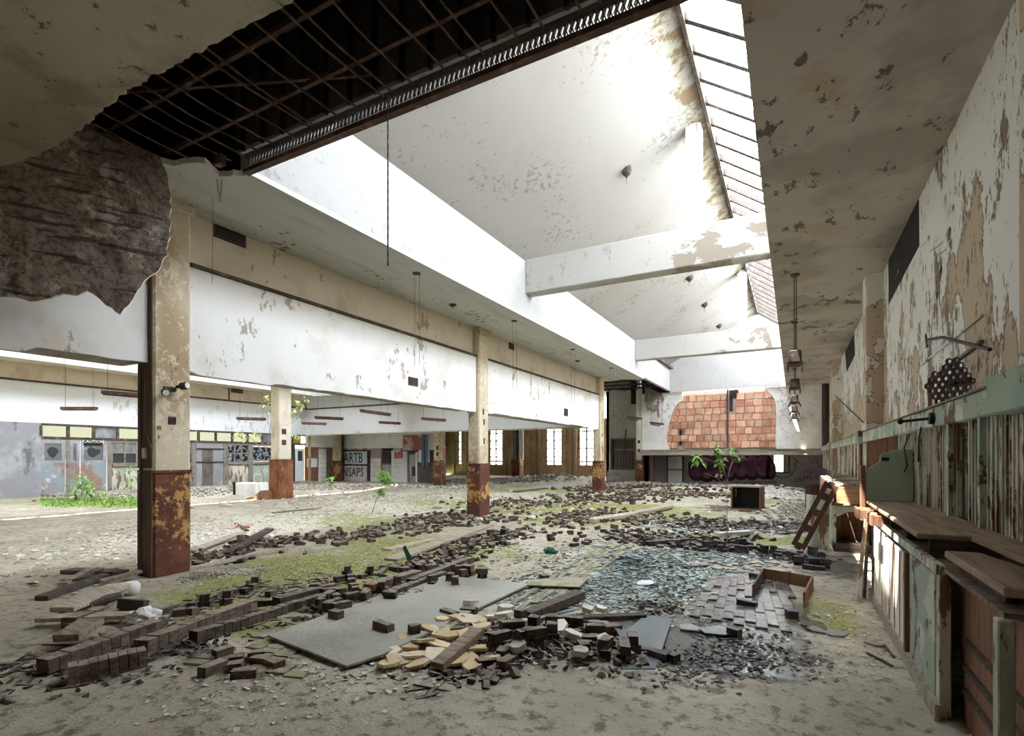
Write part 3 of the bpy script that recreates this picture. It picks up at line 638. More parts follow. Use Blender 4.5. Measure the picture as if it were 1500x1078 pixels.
# loose curls of paint
def flake(px, py, sw_, sh_, lift, X=XW - .002, par=None, m_='old_plaster'):
    p = xp(px, py, X); n = 5; vs = []
    for i in range(n):
        t = i / (n - 1)
        for sgn in (-1, 1):
            vs.append((X - lift * t * t - .004, p.y + sgn * sw_ * (1 - .75 * t ** 1.5) + .02 * t, p.z - sh_ * t * (1 - .25 * t)))
    mb = MB(); mb.add(vs, [(2 * i, 2 * i + 1, 2 * i + 3, 2 * i + 2) for i in range(n - 1)]); mb.build('paint_flake', m_, par or wr)
for px, py, a, b_, l in ((1390, 335, .09, .28, .16), (1378, 388, .06, .22, .12), (1372, 425, .06, .2, .10), (1361, 345, .04, .16, .08), (1393, 352, .06, .18, .12), (1312, 520, .04, .3, .05), (1340, 430, .04, .3, .05), (1360, 500, .06, .14, .10), (1372, 492, .06, .12, .1),
                         (1383, 498, .05, .12, .08), (1350, 520, .05, .2, .06), (1322, 440, .03, .25, .05), (1335, 470, .035, .3, .04), (1316, 395, .04, .2, .05), (1396, 300, .03, .2, .06), (1385, 285, .03, .25, .05)):
    flake(px, py, a, b_, l)
# moulded panel edge on the wall
pa, pb, pc, pd = [xp(x, y, XW - .01) for x, y in ((1400, 535), (1363, 559), (1363, 607), (1440, 500))]
mb = MB(); mb.bar(pd, pb, .03, .05, Vector((1, 0, 0))); mb.bar(pb, pc, .03, .05, Vector((1, 0, 0))); mb.build('panel_moulding', 'old_timber', wr)
mb = MB(); mb.bar(xp(1350, 535, XW - .008), xp(1440, 462, XW - .008), .02, .035, Vector((1, 0, 0))); mb.build('panel_moulding', 'wall_peel', wr)

# ================================================================== END WALL WITH BARE CLAY TILES
YE = 28.95
we = struct(MB().box(-7.42, XW, 29.12, 29.3, 1.7, ZC).build('wall_far', 'mortar'), 'far wall with a patch of bare red clay tiles')
LB = [(1000, 571), (1000, 587), (994, 590), (990, 595), (987, 601), (983, 611), (980.6, 621), (978, 631), (976.5, 641), (977.5, 648), (981, 656)]
RB = [(1120, 565), (1121, 570), (1126, 574), (1130, 578.6), (1134, 584), (1136, 590), (1137, 601), (1137, 620), (1136, 640), (1137, 657)]
lw = [yp(x, y, YE) for x, y in LB]; rw = [yp(x, y, YE) for x, y in RB]
def wall_piece(curve, xfar, name):
    from mathutils.geometry import tessellate_polygon
    c_ = jag([(p.x, p.z) for p in curve], .012, .1, 9); c_[0] = Vector((c_[0].x, ZC)); c_[-1] = Vector((c_[-1].x, 1.98))
    P = [Vector((xfar, ZC))] + c_ + [Vector((xfar, 1.98))]; n = len(P)
    tr = tessellate_polygon([[Vector((p.x, p.y, 0)) for p in P]])
    vs = [(p.x, YE - .03, p.y) for p in P] + [(p.x, 29.13, p.y) for p in P]
    mb = MB(); mb.add(vs, [tuple(t) for t in tr] + [tuple(i + n for i in t) for t in tr]); mb.add(vs, [(i, (i + 1) % n, n + (i + 1) % n, n + i) for i in range(n)], 1)
    mb.build(name, ['end_plaster', 'plaster_edge'], we)
wall_piece(lw, -7.42, 'plaster'); wall_piece(rw, yp(1205, 600, YE).x, 'plaster')
hole = [(yp(1068, 571, YE), yp(1081, 583, YE)), (yp(1068, 582, YE), yp(1073, 602, YE)), (yp(994, 630, YE), yp(998, 652, YE))]
brick_mes = []
for k in range(4):
    mb = MB(); wd = (.36, .40, .44, .33)[k]; mb.box(-wd / 2, wd / 2, 0, .16, -.165, .165); brick_mes.append((wd, mb.mesh('brick', 'terracotta')))
rb_ = random.Random(5); z = 2.06 + .17; row = 0
xa, xb = min(p.x for p in lw) - .05, max(p.x for p in rw) + .05
while z < ZC - .1:
    x = xa + (0 if row % 2 else -.18)
    while x < xb:
        wd, me_ = brick_mes[rb_.choice((0, 0, 1, 1, 2, 3))]; cx = x + wd / 2
        if not any(a.x - .05 < cx < b.x + .02 and b.z - .1 < z < a.z + .12 for a, b in hole):
            o = bpy.data.objects.new('brick', me_); col.objects.link(o); o.parent = we; o.location = (cx, YE + .03 + rb_.uniform(-.012, .02), z + rb_.uniform(-.006, .006)); o.rotation_euler = (0, rb_.uniform(-.012, .012), rb_.uniform(-.02, .02))
        x += wd + .022
    z += .352; row += 1
for a, b in hole: MB().box(a.x, b.x, 29.10, 29.125, b.z, a.z).build('tile_hole', 'black_void', we)
q = yp(1066, 600, YE - .02); MB().box(q.x - .035, q.x + .035, YE - .06, YE + .03, 2.06, ZC).build('conduit', 'iron', we)
# corner of the end wall: pipe and bare tile strip
q0, q1, q2 = yp(1205, 600, 28.9), yp(1212, 600, 28.9), yp(1222, 600, 28.9)
MB().box(q1.x, XW, 28.96, 29.12, 2.0, ZC).build('bare_tile_strip', 'terracotta', we)
MB().tube([((q0.x + q1.x) / 2, 28.9, 2.0), ((q0.x + q1.x) / 2, 28.9, ZC)], .13, 10).build('pipe', 'iron', we)
# broad ledge under the tiles
lg = struct(MB().box(-7.42, XW, 28.45, 29.3, 1.68, 1.93).build('trim_1', 'grey_plank'), 'broad weathered timber ledge under the red tiles')
for i in range(6): xx = -7.42 + i * 1.48; MB().box(xx + .01, xx + 1.47, 28.40, 29.2, 1.93 + .004 * (i % 3), 1.985).build('plank', 'grey_plank', lg)
mb = MB(); mb.box(-7.42, XW, 28.43, 28.46, 1.70, 1.80); mb.build('fascia', 'pale_timber', lg)
# recess behind with painted wall
YG = 31.2
wq0, wq1 = yp(1134, 668, YG), yp(1155, 691, YG)
gw = struct(MB().box(-7.6, wq0.x, YG, YG + .2, 0, 2.3).box(wq1.x, XW + .2, YG, YG + .2, 0, 2.3).box(wq0.x, wq1.x, YG, YG + .2, 0, wq1.z).box(wq0.x, wq1.x, YG, YG + .2, 2.15, 2.3).build('wall_recess', 'graffiti_wall'), 'grey recessed wall painted with purple bubble lettering')
mb = MB()
for bx_ in ((-7.8, -7.6, 29.3, YG, 0, 2.3), (XW, XW + .2, 29.3, YG + .2, 0, 2.3), (-7.7, XW, 29.3, YG + .2, 2.25, 2.35)): mb.box(*bx_)
struct(mb.build('wall_recess_side', 'graffiti_wall'))
fr = struct(MB().box(wq0.x - .07, wq0.x, YG - .04, YG + .1, wq1.z - .07, 2.2).box(wq1.x, wq1.x + .07, YG - .04, YG + .1, wq1.z - .07, 2.2).box(wq0.x, wq1.x, YG - .04, YG + .1, wq1.z - .07, wq1.z).build('window_4', 'dark_edge'), 'small bright opening in the painted wall')
MB().box(wq0.x + (wq1.x - wq0.x) * .62, wq1.x, YG + .02, YG + .08, wq1.z, 2.15).build('shutter', 'pale_timber', fr)
# painted lettering: fat purple bubbles with plum outlines
def gpt(x, y, e): q = yp(x, y, YG - e); return q
def blob(cx, cy, rx, ry, e, th, m_, par, name, sq=2.6):
    vs = []
    for i in range(28):
        a = 2 * math.pi * i / 28; ca, sa = math.cos(a), math.sin(a)
        vs.append(gpt(cx + rx * math.copysign(abs(ca) ** (2 / sq), ca), cy - ry * math.copysign(abs(sa) ** (2 / sq), sa), e))
    MB().prism(vs, (0, th, 0)).build(name, m_, par)
letters = [(1021, 11, 19), (1036, 11, 21), (1053, 11, 20), (1069, 10, 19), (1086, 11, 18), (1102, 10, 18), (1119, 11, 17), (1128, 7, 12)]
for cx, rx, ry in letters: blob(cx, 684 if rx > 8 else 689, rx + 2, ry + 1.5, .012, .006, 'paint_plum', gw, 'painted_outline')
for cx, rx, ry in letters: blob(cx - .5, 682 if rx > 8 else 688, rx - 1.2, ry - 2.2, .018, .005, 'paint_purple', gw, 'painted_letter')
for cx, cy, r in ((1039, 685, 3), (1054, 676, 2), (1083, 682, 2.3), (1113, 681, 2), (1095, 690, 1.2)): blob(cx, cy, r, r * 1.3, .022, .003, 'paint_plum', gw, 'painted_counter', 2)
mb = MB(); ar = [(1137, 697), (1143, 700), (1150, 700), (1157, 697), (1163, 690), (1167, 682), (1167, 675)]
for a, b in zip(ar[:-1], ar[1:]): mb.bar(gpt(*a, .008), gpt(*b, .008), .03, .006, Vector((0, 1, 0)))
for a, b in (((1163, 682), (1167, 674)), ((1167, 674), (1174, 680)), ((1167, 674), (1161, 670))): mb.bar(gpt(*a, .008), gpt(*b, .008), .03, .006, Vector((0, 1, 0)))
mb.build('painted_arrow', 'paint_plum', gw)
rp = random.Random(3); mb = MB()
for i in range(16):
    a = (rp.uniform(1182, 1200), rp.uniform(672, 700)); b = (a[0] + rp.uniform(-7, 7), a[1] + rp.uniform(-6, 6)); mb.bar(gpt(*a, .008), gpt(*b, .008), rp.uniform(.03, .09), .006, Vector((0, 1, 0)))
mb.build('painted_scrawl', 'paint_pink', gw)
def text_on(body, size, M, m_, par, name, ext=.004):
    cu = bpy.data.curves.new('t', 'FONT'); cu.body = body; cu.size = size; cu.extrude = ext; cu.align_x = 'CENTER'; cu.align_y = 'CENTER'; cu.resolution_u = 2
    to = bpy.data.objects.new('t', cu); col.objects.link(to)
    dg = bpy.context.evaluated_depsgraph_get(); me_ = bpy.data.meshes.new_from_object(to.evaluated_get(dg))
    bpy.data.objects.remove(to); me_.transform(M); me_.materials.clear(); me_.materials.append(MATS[m_])
    o = bpy.data.objects.new(name, me_); col.objects.link(o); o.parent = par
    if par.location.length: o.matrix_parent_inverse = Matrix.Translation(-Vector(par.location))
    return o
def MY(p, s=(1, 1)): return Matrix.Translation(p) @ Matrix.Rotation(math.pi / 2, 4, 'X') @ Matrix.Diagonal((s[0], s[1], 1, 1))      # faces -Y
def MX(p, s=(1, 1)): return Matrix.Translation(p) @ Matrix.Rotation(math.pi / 2, 4, 'Z') @ Matrix.Rotation(math.pi / 2, 4, 'X') @ Matrix.Diagonal((s[0], s[1], 1, 1))   # faces +X
text_on('DRAPER', .20, MY(gpt(1127, 706.5, .01)), 'paint_black', gw, 'painted_word')
text_on('GORM  UNCHAIN', .20, MY(gpt(1092, 706.5, .01)), 'paint_plum', gw, 'painted_word')
text_on('DEMS', .34, MY(gpt(1176, 702, .012)) @ Matrix.Rotation(.2, 4, 'Z'), 'paint_black', gw, 'painted_word')
# things standing in the recess, left
a, b = yp(956, 700, 30.9), yp(977, 664, 30.9); struct(MB().box(a.x, b.x, 30.85, 30.95, 0, 2.0).build('door_5', 'graffiti_wall', bevel=.01), 'plain grey door leaf in the recess')
cab = empty('recess_cupboard', ((yp(988, 700, 30.6).x), 30.7, 0), 'pale cupboard with a split door in the dark recess beside the purple lettering', 'cupboard')
a, b = yp(978, 700, 30.6), yp(1000, 664, 30.6)
MB().box(a.x, b.x, 30.62, 30.95, 0, 1.62).build('body', 'soot', cab)
MB().box(a.x + .03, b.x - .03, 30.58, 30.62, .1, .82).build('door', 'end_plaster', cab); MB().box(a.x + .03, b.x - .03, 30.58, 30.62, .9, 1.6).build('door', 'end_plaster', cab)
q = yp(953.5, 690, 28.6); MB().box(q.x - .09, q.x + .09, 28.7, 28.88, 0, 1.68).build('ledge_post', 'rust_dark', lg)

# ================================================================== SIDE HALL, LEFT WALL BELOW THE BULKHEAD
XLW = -26.5
def lp(px, z): p = xp(px, 660, XLW); return p.y
lowl = struct(MB().box(-26.9, XLW + .0, -4, lp(60, 0), 0, 2.95).build('wall_left_lower', 'lilac_panel'))
def lbox(px0, px1, z0, z1, m_, name, par, d0=-.12, d1=0.0):
    return MB().box(XLW + d0, XLW + d1, lp(px0, 0), lp(px1, 0), z0, z1).build(name, m_, par)
# transom strip with small panes
tr = struct(MB().box(XLW - .1, XLW + .02, lp(60, 0), 22.3, 2.30, 2.42).box(XLW - .1, XLW + .02, lp(60, 0), 22.3, 2.86, 2.95).build('window_5', 'dark_edge'), 'strip of small dusty transom panes under the white bulkhead')
y = lp(60, 0); k = 0
while y < 22.0:
    MB().box(XLW - .08, XLW + .01, y - .05, y + .05, 2.42, 2.86).build('mullion', 'dark_edge', tr)
    mb = MB(); mb.add([(XLW - .04, y + .05, 2.42), (XLW - .04, y + .85, 2.42), (XLW - .04, y + .85, 2.86), (XLW - .04, y + .05, 2.86)], [(0, 1, 2, 3)]); mb.build('pane', ('amberglass', 'amberglass', 'dirty_glass')[(k * 7) % 3] if k % 4 else 'amberglass', tr); y += .9; k += 1
# posts
for px in (96, 157, 281, 327, 364, 400): lbox(px, px + 6, 0, 2.3, 'window_frame', 'post', tr, -.1, .05)
# double door
for j, (a, b) in enumerate(((60, 95), (102, 117), (118, 156))):
    dr_ = struct(lbox(a, b, 0, 1.35, 'blue_panel', 'door_%d' % (6 + j), None, -.07, 0))
    lbox(a, b, 1.35, 1.45, 'lilac_panel', 'rail', dr_, -.07, .01); lbox(a, b, 2.15, 2.3, 'lilac_panel', 'rail', dr_, -.07, .01)
    lbox(a, a + 5, 1.45, 2.15, 'lilac_panel', 'stile', dr_, -.07, .01); lbox(b - 5, b, 1.45, 2.15, 'lilac_panel', 'stile', dr_, -.07, .01)
    lbox(a + 5, b - 5, 1.45, 2.15, 'dirty_glass', 'pane', dr_, -.05, -.03)
    ya, yb = lp(a + 8, 0), lp(b - 8, 0); zc = 1.8; rr = random.Random(j); pg = []
    for i in range(13):
        t = 2 * math.pi * i / 13; r_ = rr.uniform(.6, 1.0); pg.append((XLW - .028, (ya + yb) / 2 + (yb - ya) / 2 * r_ * math.cos(t), zc + .27 * r_ * math.sin(t)))
    MB().prism(pg, (.004, 0, 0)).build('broken_hole', 'dark_room', dr_)
sg = tag(MB().box(XLW + .01, XLW + .04, lp(122, 0), lp(149, 0), 2.10, 2.37).build('warning_sign', 'sign_black'), 'narrow black caution sign above the double doors', 'sign')
text_on('CAUTION', .17, MX(Vector((XLW + .044, (lp(124, 0) + lp(148, 0)) / 2, 2.25)), (-1, 1)) if False else MX(Vector((XLW + .044, (lp(124, 0) + lp(148, 0)) / 2, 2.25))), 'sign_white', sg, 'lettering')
# paned window with panel below
def pane_window(n, px0, px1, z0, z1, nc, nr, m_, lower):
    wn = struct(lbox(px0, px1, 0, z0 - .12, lower, n, None, -.1, -.02))
    lbox(px0, px1, z0 - .12, z0, 'window_frame', 'sill', wn, -.1, .08); lbox(px0, px1, z1, 2.31, 'window_frame', 'head', wn, -.1, .0)
    ya, yb = lp(px0, 0), lp(px1, 0)
    for c in range(nc + 1):
        y = ya + (yb - ya) * c / nc; MB().box(XLW - .07, XLW + .02, y - .035, y + .035, z0, z1).build('glazing_bar', 'window_frame', wn)
    for r_ in range(nr + 1):
        z = z0 + (z1 - z0) * r_ / nr; MB().box(XLW - .06, XLW + .015, ya, yb, z - .03, z + .03).build('glazing_bar', 'window_frame', wn)
    for c in range(nc):
        for r_ in range(nr):
            y = ya + (yb - ya) * c / nc; y2 = ya + (yb - ya) * (c + 1) / nc; z = z0 + (z1 - z0) * r_ / nr; z2 = z0 + (z1 - z0) * (r_ + 1) / nr
            MB().box(XLW - .045, XLW - .03, y + .035, y2 - .035, z + .03, z2 - .03).build('pane', m_ if not (m_ == 'dirty_glass' and r_ == 0) else 'dark_room', wn)
    MB().box(XLW - .1, XLW - .09, ya, yb, z0, z1).build('backing', 'dark_room', wn)
    return wn
struct(tag(pane_window('window_6', 164, 281, 1.30, 2.25, 7, 2, 'dirty_glass', 'board_peel'), 'grey paned window beside the double doors'))
dr_ = struct(lbox(287, 327, 0, 2.3, 'lilac_panel', 'door_9', None, -.06, 0), 'sooty grey boarded door with two rails')
lbox(287, 330, 1.3, 1.36, 'iron', 'rail', dr_, 0, .05); lbox(287, 330, 1.98, 2.04, 'iron', 'rail', dr_, 0, .05); lbox(296, 312, .1, 2.0, 'soot', 'scorch_panel', dr_, 0, .012)
struct(tag(pane_window('window_7', 333, 364, 1.32, 2.25, 3, 2, 'broken_glass', 'board_peel'), 'window with six smashed panes'))
wn = pane_window('window_8', 368, 400, 1.32, 2.18, 1, 1, 'broken_glass', 'green_peel'); struct(wn, 'large crazed pane in a white frame')
lbox(366, 401, 2.14, 2.22, 'sign_white', 'frame', wn, -.02, .04); lbox(366, 401, 1.30, 1.37, 'sign_white', 'frame', wn, -.02, .04); lbox(366, 369, 1.3, 2.2, 'sign_white', 'frame', wn, -.02, .04)
struct(lbox(406, 433, 0, 2.3, 'dark_room', 'wall_left_end', None, -.1, -.05))
struct(MB().box(-26.9, -26.55, 22.3, 24.7, 2.2, 5.3).build('wall_left_return', 'end_plaster'))
# raised kerb along the wall
struct(MB().box(XLW, XLW + 1.2, lp(60, 0), 22.3, 0, .12).build('trim_2', 'rubble_grey'))

# ---- rear cross wall (tiled) left of the cream column with red marks
YB = 25.6
def bx(px0, px1, z0, z1, m_, name, par=None, d0=0.0, d1=.15): 
    a = yp(px0, 660, YB).x; b = yp(px1, 660, YB).x; return MB().box(a, b, YB + d0, YB + d1, z0, z1).build(name, m_, par)
wb = struct(bx(480, 642, 2.15, 4.6, 'end_plaster', 'wall_rear'), 'tiled rear wall with doorways behind the fascia')
def tiles(par, px0, px1, z0, z1, YY=YB, wpx=None, m_='tile'):
    a = yp(px0, 660, YY).x; b = yp(px1, 660, YY).x; n = max(1, round((b - a) / .42)); nz = max(1, round((z1 - z0) / .30)); tw, th = (b - a) / n, (z1 - z0) / nz
    mb = MB(); mb.box(.008, tw - .008, 0, .03, .008, th - .008); tm = mb.mesh('tile', m_)
    for i in range(n):
        for j in range(nz):
            o = bpy.data.objects.new('tile', tm); col.objects.link(o); o.parent = par; o.location = (a + i * tw, YY - .03, z0 + j * th)
pr_ = lbox(467, 478, 0, 2.2, 'mortar', 'pier', tr, -.2, -.03)
for j in range(7):
    for a_, b_ in ((467, 472.4), (472.6, 478)): lbox(a_, b_, j * .3 + .01, j * .3 + .29, 'tile', 'tile', tr, -.03, 0)
for a, b in ((543, 558), (576, 591)):
    bx(a, b, 0, 2.15, 'mortar', 'pier', wb); tiles(wb, a, b, 0, 1.5 if a > 500 else 2.1)
d_ = struct(lbox(433, 446, 0, 2.1, 'pale_blue', 'door_10', None, -.08, -.02), 'narrow pale door with a small dark pane'); lbox(436.5, 443, 1.35, 1.95, 'dark_room', 'pane', d_, -.03, 0)
d_ = struct(lbox(447, 467, 0, 2.2, 'red_wood', 'door_11', None, -.1, -.03), 'brown door with a pale sheet pinned on it'); lbox(450, 465, .95, 1.5, 'pale_blue', 'sheet', d_, -.03, -.01)
xa, xb = yp(479, 660, 24.6).x, yp(493, 660, 24.6).x; pil = struct(MB().box(xa, xb, 24.6, 25.0, 1.3, 4.5).build('trim_3', 'column_paint')); MB().box(xa - .03, xb + .03, 24.57, 25.03, 0, 1.35).build('casing', 'rust_casing', pil)
# painted hatch
ht_ = struct(bx(494, 537, 1.12, 1.95, 'pale_blue', 'window_9', None, .02, .1), 'pale serving hatch scrawled with black letters')
bx(494, 537, 0, 1.0, 'tile', 'lower_panel', ht_, .0, .1); bx(494, 540, 1.0, 1.12, 'dark_edge', 'sill', ht_, -.06, .1); bx(537, 543, 0, 2.0, 'dark_room', 'reveal', ht_, .05, .15); bx(494, 543, 1.95, 2.05, 'dark_edge', 'head', ht_, -.03, .1); bx(494, 543, 2.03, 2.15, 'brick_red', 'bare_brick', ht_, .0, .1)
text_on('ARTB', .95, MY(Vector((yp(517, 660, YB).x, YB + .012, 1.5)), (.75, 1)), 'paint_black', ht_, 'painted_word')
text_on('NSAPS', .85, MY(Vector((yp(517, 660, YB).x, YB - .008, .55)), (.8, 1)), 'paint_black', ht_, 'painted_word')
d_ = struct(bx(558, 576, 0, 1.95, 'soot', 'door_12', None, .1, .15), 'open doorway with a half-height grey door'); bx(559, 574, .05, 1.1, 'graffiti_wall', 'leaf', d_, .02, .1); bx(574, 578, 0, 2.0, 'pale_blue', 'jamb', d_, -.05, .1); bx(559, 571, 1.2, 1.9, 'dark_room', 'pane', d_, .05, .1)
d_ = struct(bx(597, 611, 0, 1.9, 'dark_room', 'door_13', None, .1, .15), 'narrow grey door standing ajar'); bx(599, 609, 0, 1.75, 'graffiti_wall', 'leaf', d_, .04, .09); bx(603, 609, .4, 1.0, 'dark_room', 'pane', d_, .02, .05); bx(591, 597, 0, 1.95, 'tile', 'jamb', d_, -.06, .1); bx(609.5, 612, 0, 1.9, 'pale_blue', 'jamb', d_, -.06, .1)
bx(591, 617, 2.0, 2.95, 'brick_red', 'bare_brick', wb, -.05, .1); bx(576, 590, 1.5, 2.1, 'brick_red', 'bare_patch', wb, -.02, .05)
bx(613, 640, 0, 1.25, 'dark_timber', 'lower_panel', wb, -.1, .1); bx(613, 642, 1.25, 2.15, 'end_plaster', 'panel', wb); bx(630, 642, 1.2, 2.0, 'dark_room', 'recess', wb, -.02, .02)
q = yp(620, 660, YB - .2); MB().tube([(q.x, YB - .2, 1.0), (q.x, YB - .2, 2.95)], .12, 10).build('pipe', 'blue_pipe', wb); q = yp(625, 660, YB - .2); MB().tube([(q.x, YB - .2, 1.0), (q.x, YB - .2, 2.95)], .07, 10).build('pipe', 'blue_pipe', wb)
struct(MB().box(-28.1, -27.9, 22.5, 39.3, 0, 4.7).box(-28, -26.5, 22.5, 22.7, 0, 5.3).build('wall_rear_side', 'brown_wall'))
struct(bx(480, 642, 0, 4.6, 'dark_room', 'wall_rear_backing', None, .3, .4))
MB().box(-26.9, -26.7, 22.5, 25.8, 0, 4.6).build('side', 'soot', wb)
# ---- far window wall
YW = 39.0
def wx(px): return yp(px, 660, YW).x
wins = [(672, 676.5), (727, 736 - 0 + 15), (799, 823), (848, 871)]
wins = [(671, 676), (717, 736), (800, 823), (848, 870)]
zs0, zs1 = yp(760, 681, YW).z, 4.3
edges = [636] + [e for w_ in wins for e in w_] + [900]
mb = MB()
for i in range(0, len(edges), 2): mb.box(wx(edges[i]), wx(edges[i + 1]), YW, YW + .3, 0, 4.6)
for a, b in wins: mb.box(wx(a), wx(b), YW, YW + .3, 0, zs0); mb.box(wx(a), wx(b), YW, YW + .3, zs1, 4.6)
ww = struct(mb.build('wall_window', 'brown_wall'), 'far brown panelled wall with tall bright windows')
for i, (a, b) in enumerate(wins):
    wn = struct(MB().box(wx(a) - .08, wx(b) + .08, YW - .1, YW + .1, zs0 - .14, zs0 - .02).build('window_%d' % (10 + i), 'brown_wall'), 'tall bright paned window in the far brown wall' )
    xa_, xb_ = wx(a), wx(b); nc = 2 if b - a > 8 else 1
    for c in range(nc + 1):
        x = xa_ + (xb_ - xa_) * c / nc; MB().box(x - .06, x + .06, YW + .02, YW + .1, zs0, zs1).build('glazing_bar', 'dark_edge', wn)
    for r_ in range(6):
        z = zs0 + (zs1 - zs0) * r_ / 5; MB().box(xa_, xb_, YW + .02, YW + .1, z - .05, z + .05).build('glazing_bar', 'dark_edge', wn)
    for c in range(nc):
        for r_ in range(5):
            x = xa_ + (xb_ - xa_) * c / nc; x2 = xa_ + (xb_ - xa_) * (c + 1) / nc; z = zs0 + (zs1 - zs0) * r_ / 5; z2 = z + (zs1 - zs0) / 5
            mb = MB(); mb.add([(x, YW + .06, z), (x2, YW + .06, z), (x2, YW + .06, z2), (x, YW + .06, z2)], [(0, 1, 2, 3)]); mb.build('pane', 'winglass', wn)
for px in (665, 683, 739, 746, 779, 783, 790, 828, 836, 843, 874):
    MB().box(wx(px) - .12, wx(px) + .12, YW - .15, YW, 0, 4.6).build('pilaster', 'brown_wall', ww, bevel=.02)
MB().box(wx(660), wx(885), YW - .06, YW, 1.15, 1.28).build('dado', 'brown_wall', ww); MB().box(wx(660), wx(885), YW - .08, YW, 0, .3).build('skirting', 'brown_wall', ww)
struct(MB().box(wx(656), wx(664), YW - 1.2, YW - 1.1, 0, 2.4).build('door_14', 'dark_room'))
# ---- tiled wall with a dark window, between the columns at the end
YT = 33.0
tx0, tx1 = yp(888, 660, YT).x, yp(946, 660, YT).x
q0, q1 = yp(897, 686, YT), yp(929, 644, YT)
tw_ = struct(MB().box(tx0, q0.x, YT, YT + .2, 0, 6.3).box(q1.x, tx1, YT, YT + .2, 0, 6.3).box(q0.x, q1.x, YT, YT + .2, 0, q0.z).box(q0.x, q1.x, YT, YT + .2, q1.z, 6.3).build('wall_tiled', 'end_plaster'), 'white wall tiled below a dark window')
tiles(tw_, 889, 930, 0, q0.z - .15, YT)
struct(MB().box(tx0, tx0 + .2, YT, 39, 0, 6.3).build('wall_tiled_side', 'brown_wall'))
wn = struct(MB().box(q0.x - .1, q1.x + .1, YT - .08, YT + .05, q0.z - .1, q0.z).box(q0.x - .1, q1.x + .1, YT - .08, YT + .05, q1.z, q1.z + .1).box(q0.x - .1, q0.x, YT - .08, YT + .05, q0.z, q1.z).box(q1.x, q1.x + .1, YT - .08, YT + .05, q0.z, q1.z).build('window_15', 'window_frame'), 'dark window in the white tiled wall')
zm = q0.z + (q1.z - q0.z) * .66
MB().box(q0.x, q1.x, YT - .05, YT + .04, zm - .06, zm + .06).build('transom', 'window_frame', wn)
for t in (.12, .3, .42, .55, .7, .85): xx = q0.x + (q1.x - q0.x) * t; MB().box(xx - .05, xx + .05, YT + .1, YT + .14, q0.z, zm).build('slat', 'soot', wn)
MB().box(q0.x, q1.x, YT + .16, YT + .18, q0.z, q1.z).build('backing', 'dark_room', wn)
mb = MB(); mb.add([(q0.x, YT + .02, q0.z), (q1.x, YT + .02, q0.z), (q1.x, YT + .02, q1.z), (q0.x, YT + .02, q1.z)], [(0, 1, 2, 3)]); mb.build('pane', 'winglass', wn)
MB().bar(yp(914, 665, YT - .2), yp(917, 628, YT - .2), .12, .05).build('hanging_strip', 'rust_dark', wn)
mb = MB(); mb.box(tx1, -7.6, YT, YT + .2, 0, 6.3); mb.box(-7.8, -7.6, 29.3, YT, 0, 6.3); struct(mb.build('wall_tiled_return', 'end_plaster'))
# torn ceiling by the last column: rods and a hanging rag of lath
at2 = struct(MB().box(-12.5, -6.0, 23.9, 24.0, 5.25, 5.32).build('ceiling_torn', 'iron'))
for i in range(9): MB().tube([(-12 + i * .7, 22.7, 5.25 + .1 * math.sin(i)), (-12.2 + i * .75, 26, 5.35 + .12 * math.cos(i * 2)), (-12 + i * .72, 29, 5.3)], .025, 5).build('furring_rod', 'iron', at2)
for yy in (25.2, 26.6, 28.0): MB().box(-12.5, -6.0, yy, yy + .06, 5.28, 5.36).build('channel', 'iron', at2)
mb = MB(); tri = [yp(x, y, 28.6) for x, y in ((945, 566), (951, 568), (958, 572), (964, 574), (970, 577), (973, 585), (970, 590), (966, 584), (965, 595), (966, 611), (963, 612), (962, 600), (957, 604), (953, 599), (948, 600), (944, 588))]
mb.prism(tri, (0, .05, 0)); mb.build('hanging_lath', 'slab_back', at2)
# ================================================================== FURNITURE ON THE RIGHT
# near counter
XF = .78
ct = empty('wooden_counter', (1.0, 5.3, 0), 'long low wooden counter with worn brown top and sunlit white peeling doors', 'counter')
MB().prism([(.72, 4.35, 1.055), (.74, 7.28, 1.055), (1.22, 7.28, 1.055), (1.22, 3.2, 1.055), (1.02, 3.2, 1.055), (1.0, 4.35, 1.055)], (0, 0, .035)).build('counter_top', 'counter_wood', ct, bevel=.008)
MB().box(.80, 1.2, 3.0, 7.2, .90, .925).build('shelf', 'old_timber', ct)
MB().box(.76, .80, 4.0, 7.2, .885, .945).build('rail', 'board_peel', ct)
MB().box(1.16, 1.2, 3.0, 7.2, .05, 1.05).build('back', 'red_wood', ct)
for ya in (3.0, 4.05, 4.93, 6.05, 6.92): MB().box(XF, XF + .06, ya, ya + .07, .0, .89).build('stile', 'board_peel', ct, bevel=.006)
for ya in (4.4, 5.2, 6.0, 6.8): MB().box(.80, 1.16, ya, ya + .03, .925, 1.055).build('divider', 'dark_timber', ct)
dr_ = MB().box(XF - .012, XF + .015, 5.02, 6.04, .10, .84).build('door', 'door_peel', ct, bevel=.005)
for y in (5.30, 5.55, 5.80): MB().box(XF - .016, XF - .010, y - .006, y + .006, .12, .82).build('groove', 'rust_dark', dr_)
MB().box(XF - .03, XF + .02, 4.97, 5.03, .06, .86).build('door_edge', 'red_wood', ct, bevel=.004)
MB().box(XF - .012, XF + .015, 6.13, 6.90, .06, .86).build('door', 'door_peel', ct, bevel=.005)
MB().box(XF - .005, XF + .02, 4.14, 4.92, .0, .86).build('door', 'green_peel', ct, bevel=.005)
MB().box(XF + .01, XF + .05, 4.10, 4.14, .0, .88).build('strip', 'pale_timber', ct)
MB().box(XF - .03, XF, 4.0, 7.2, 0, .10).build('plinth', 'grey_plank', ct)
MB().box(XF + .12, XF + .14, 3.0, 4.05, 0, .86).build('inner_panel', 'red_wood', ct)
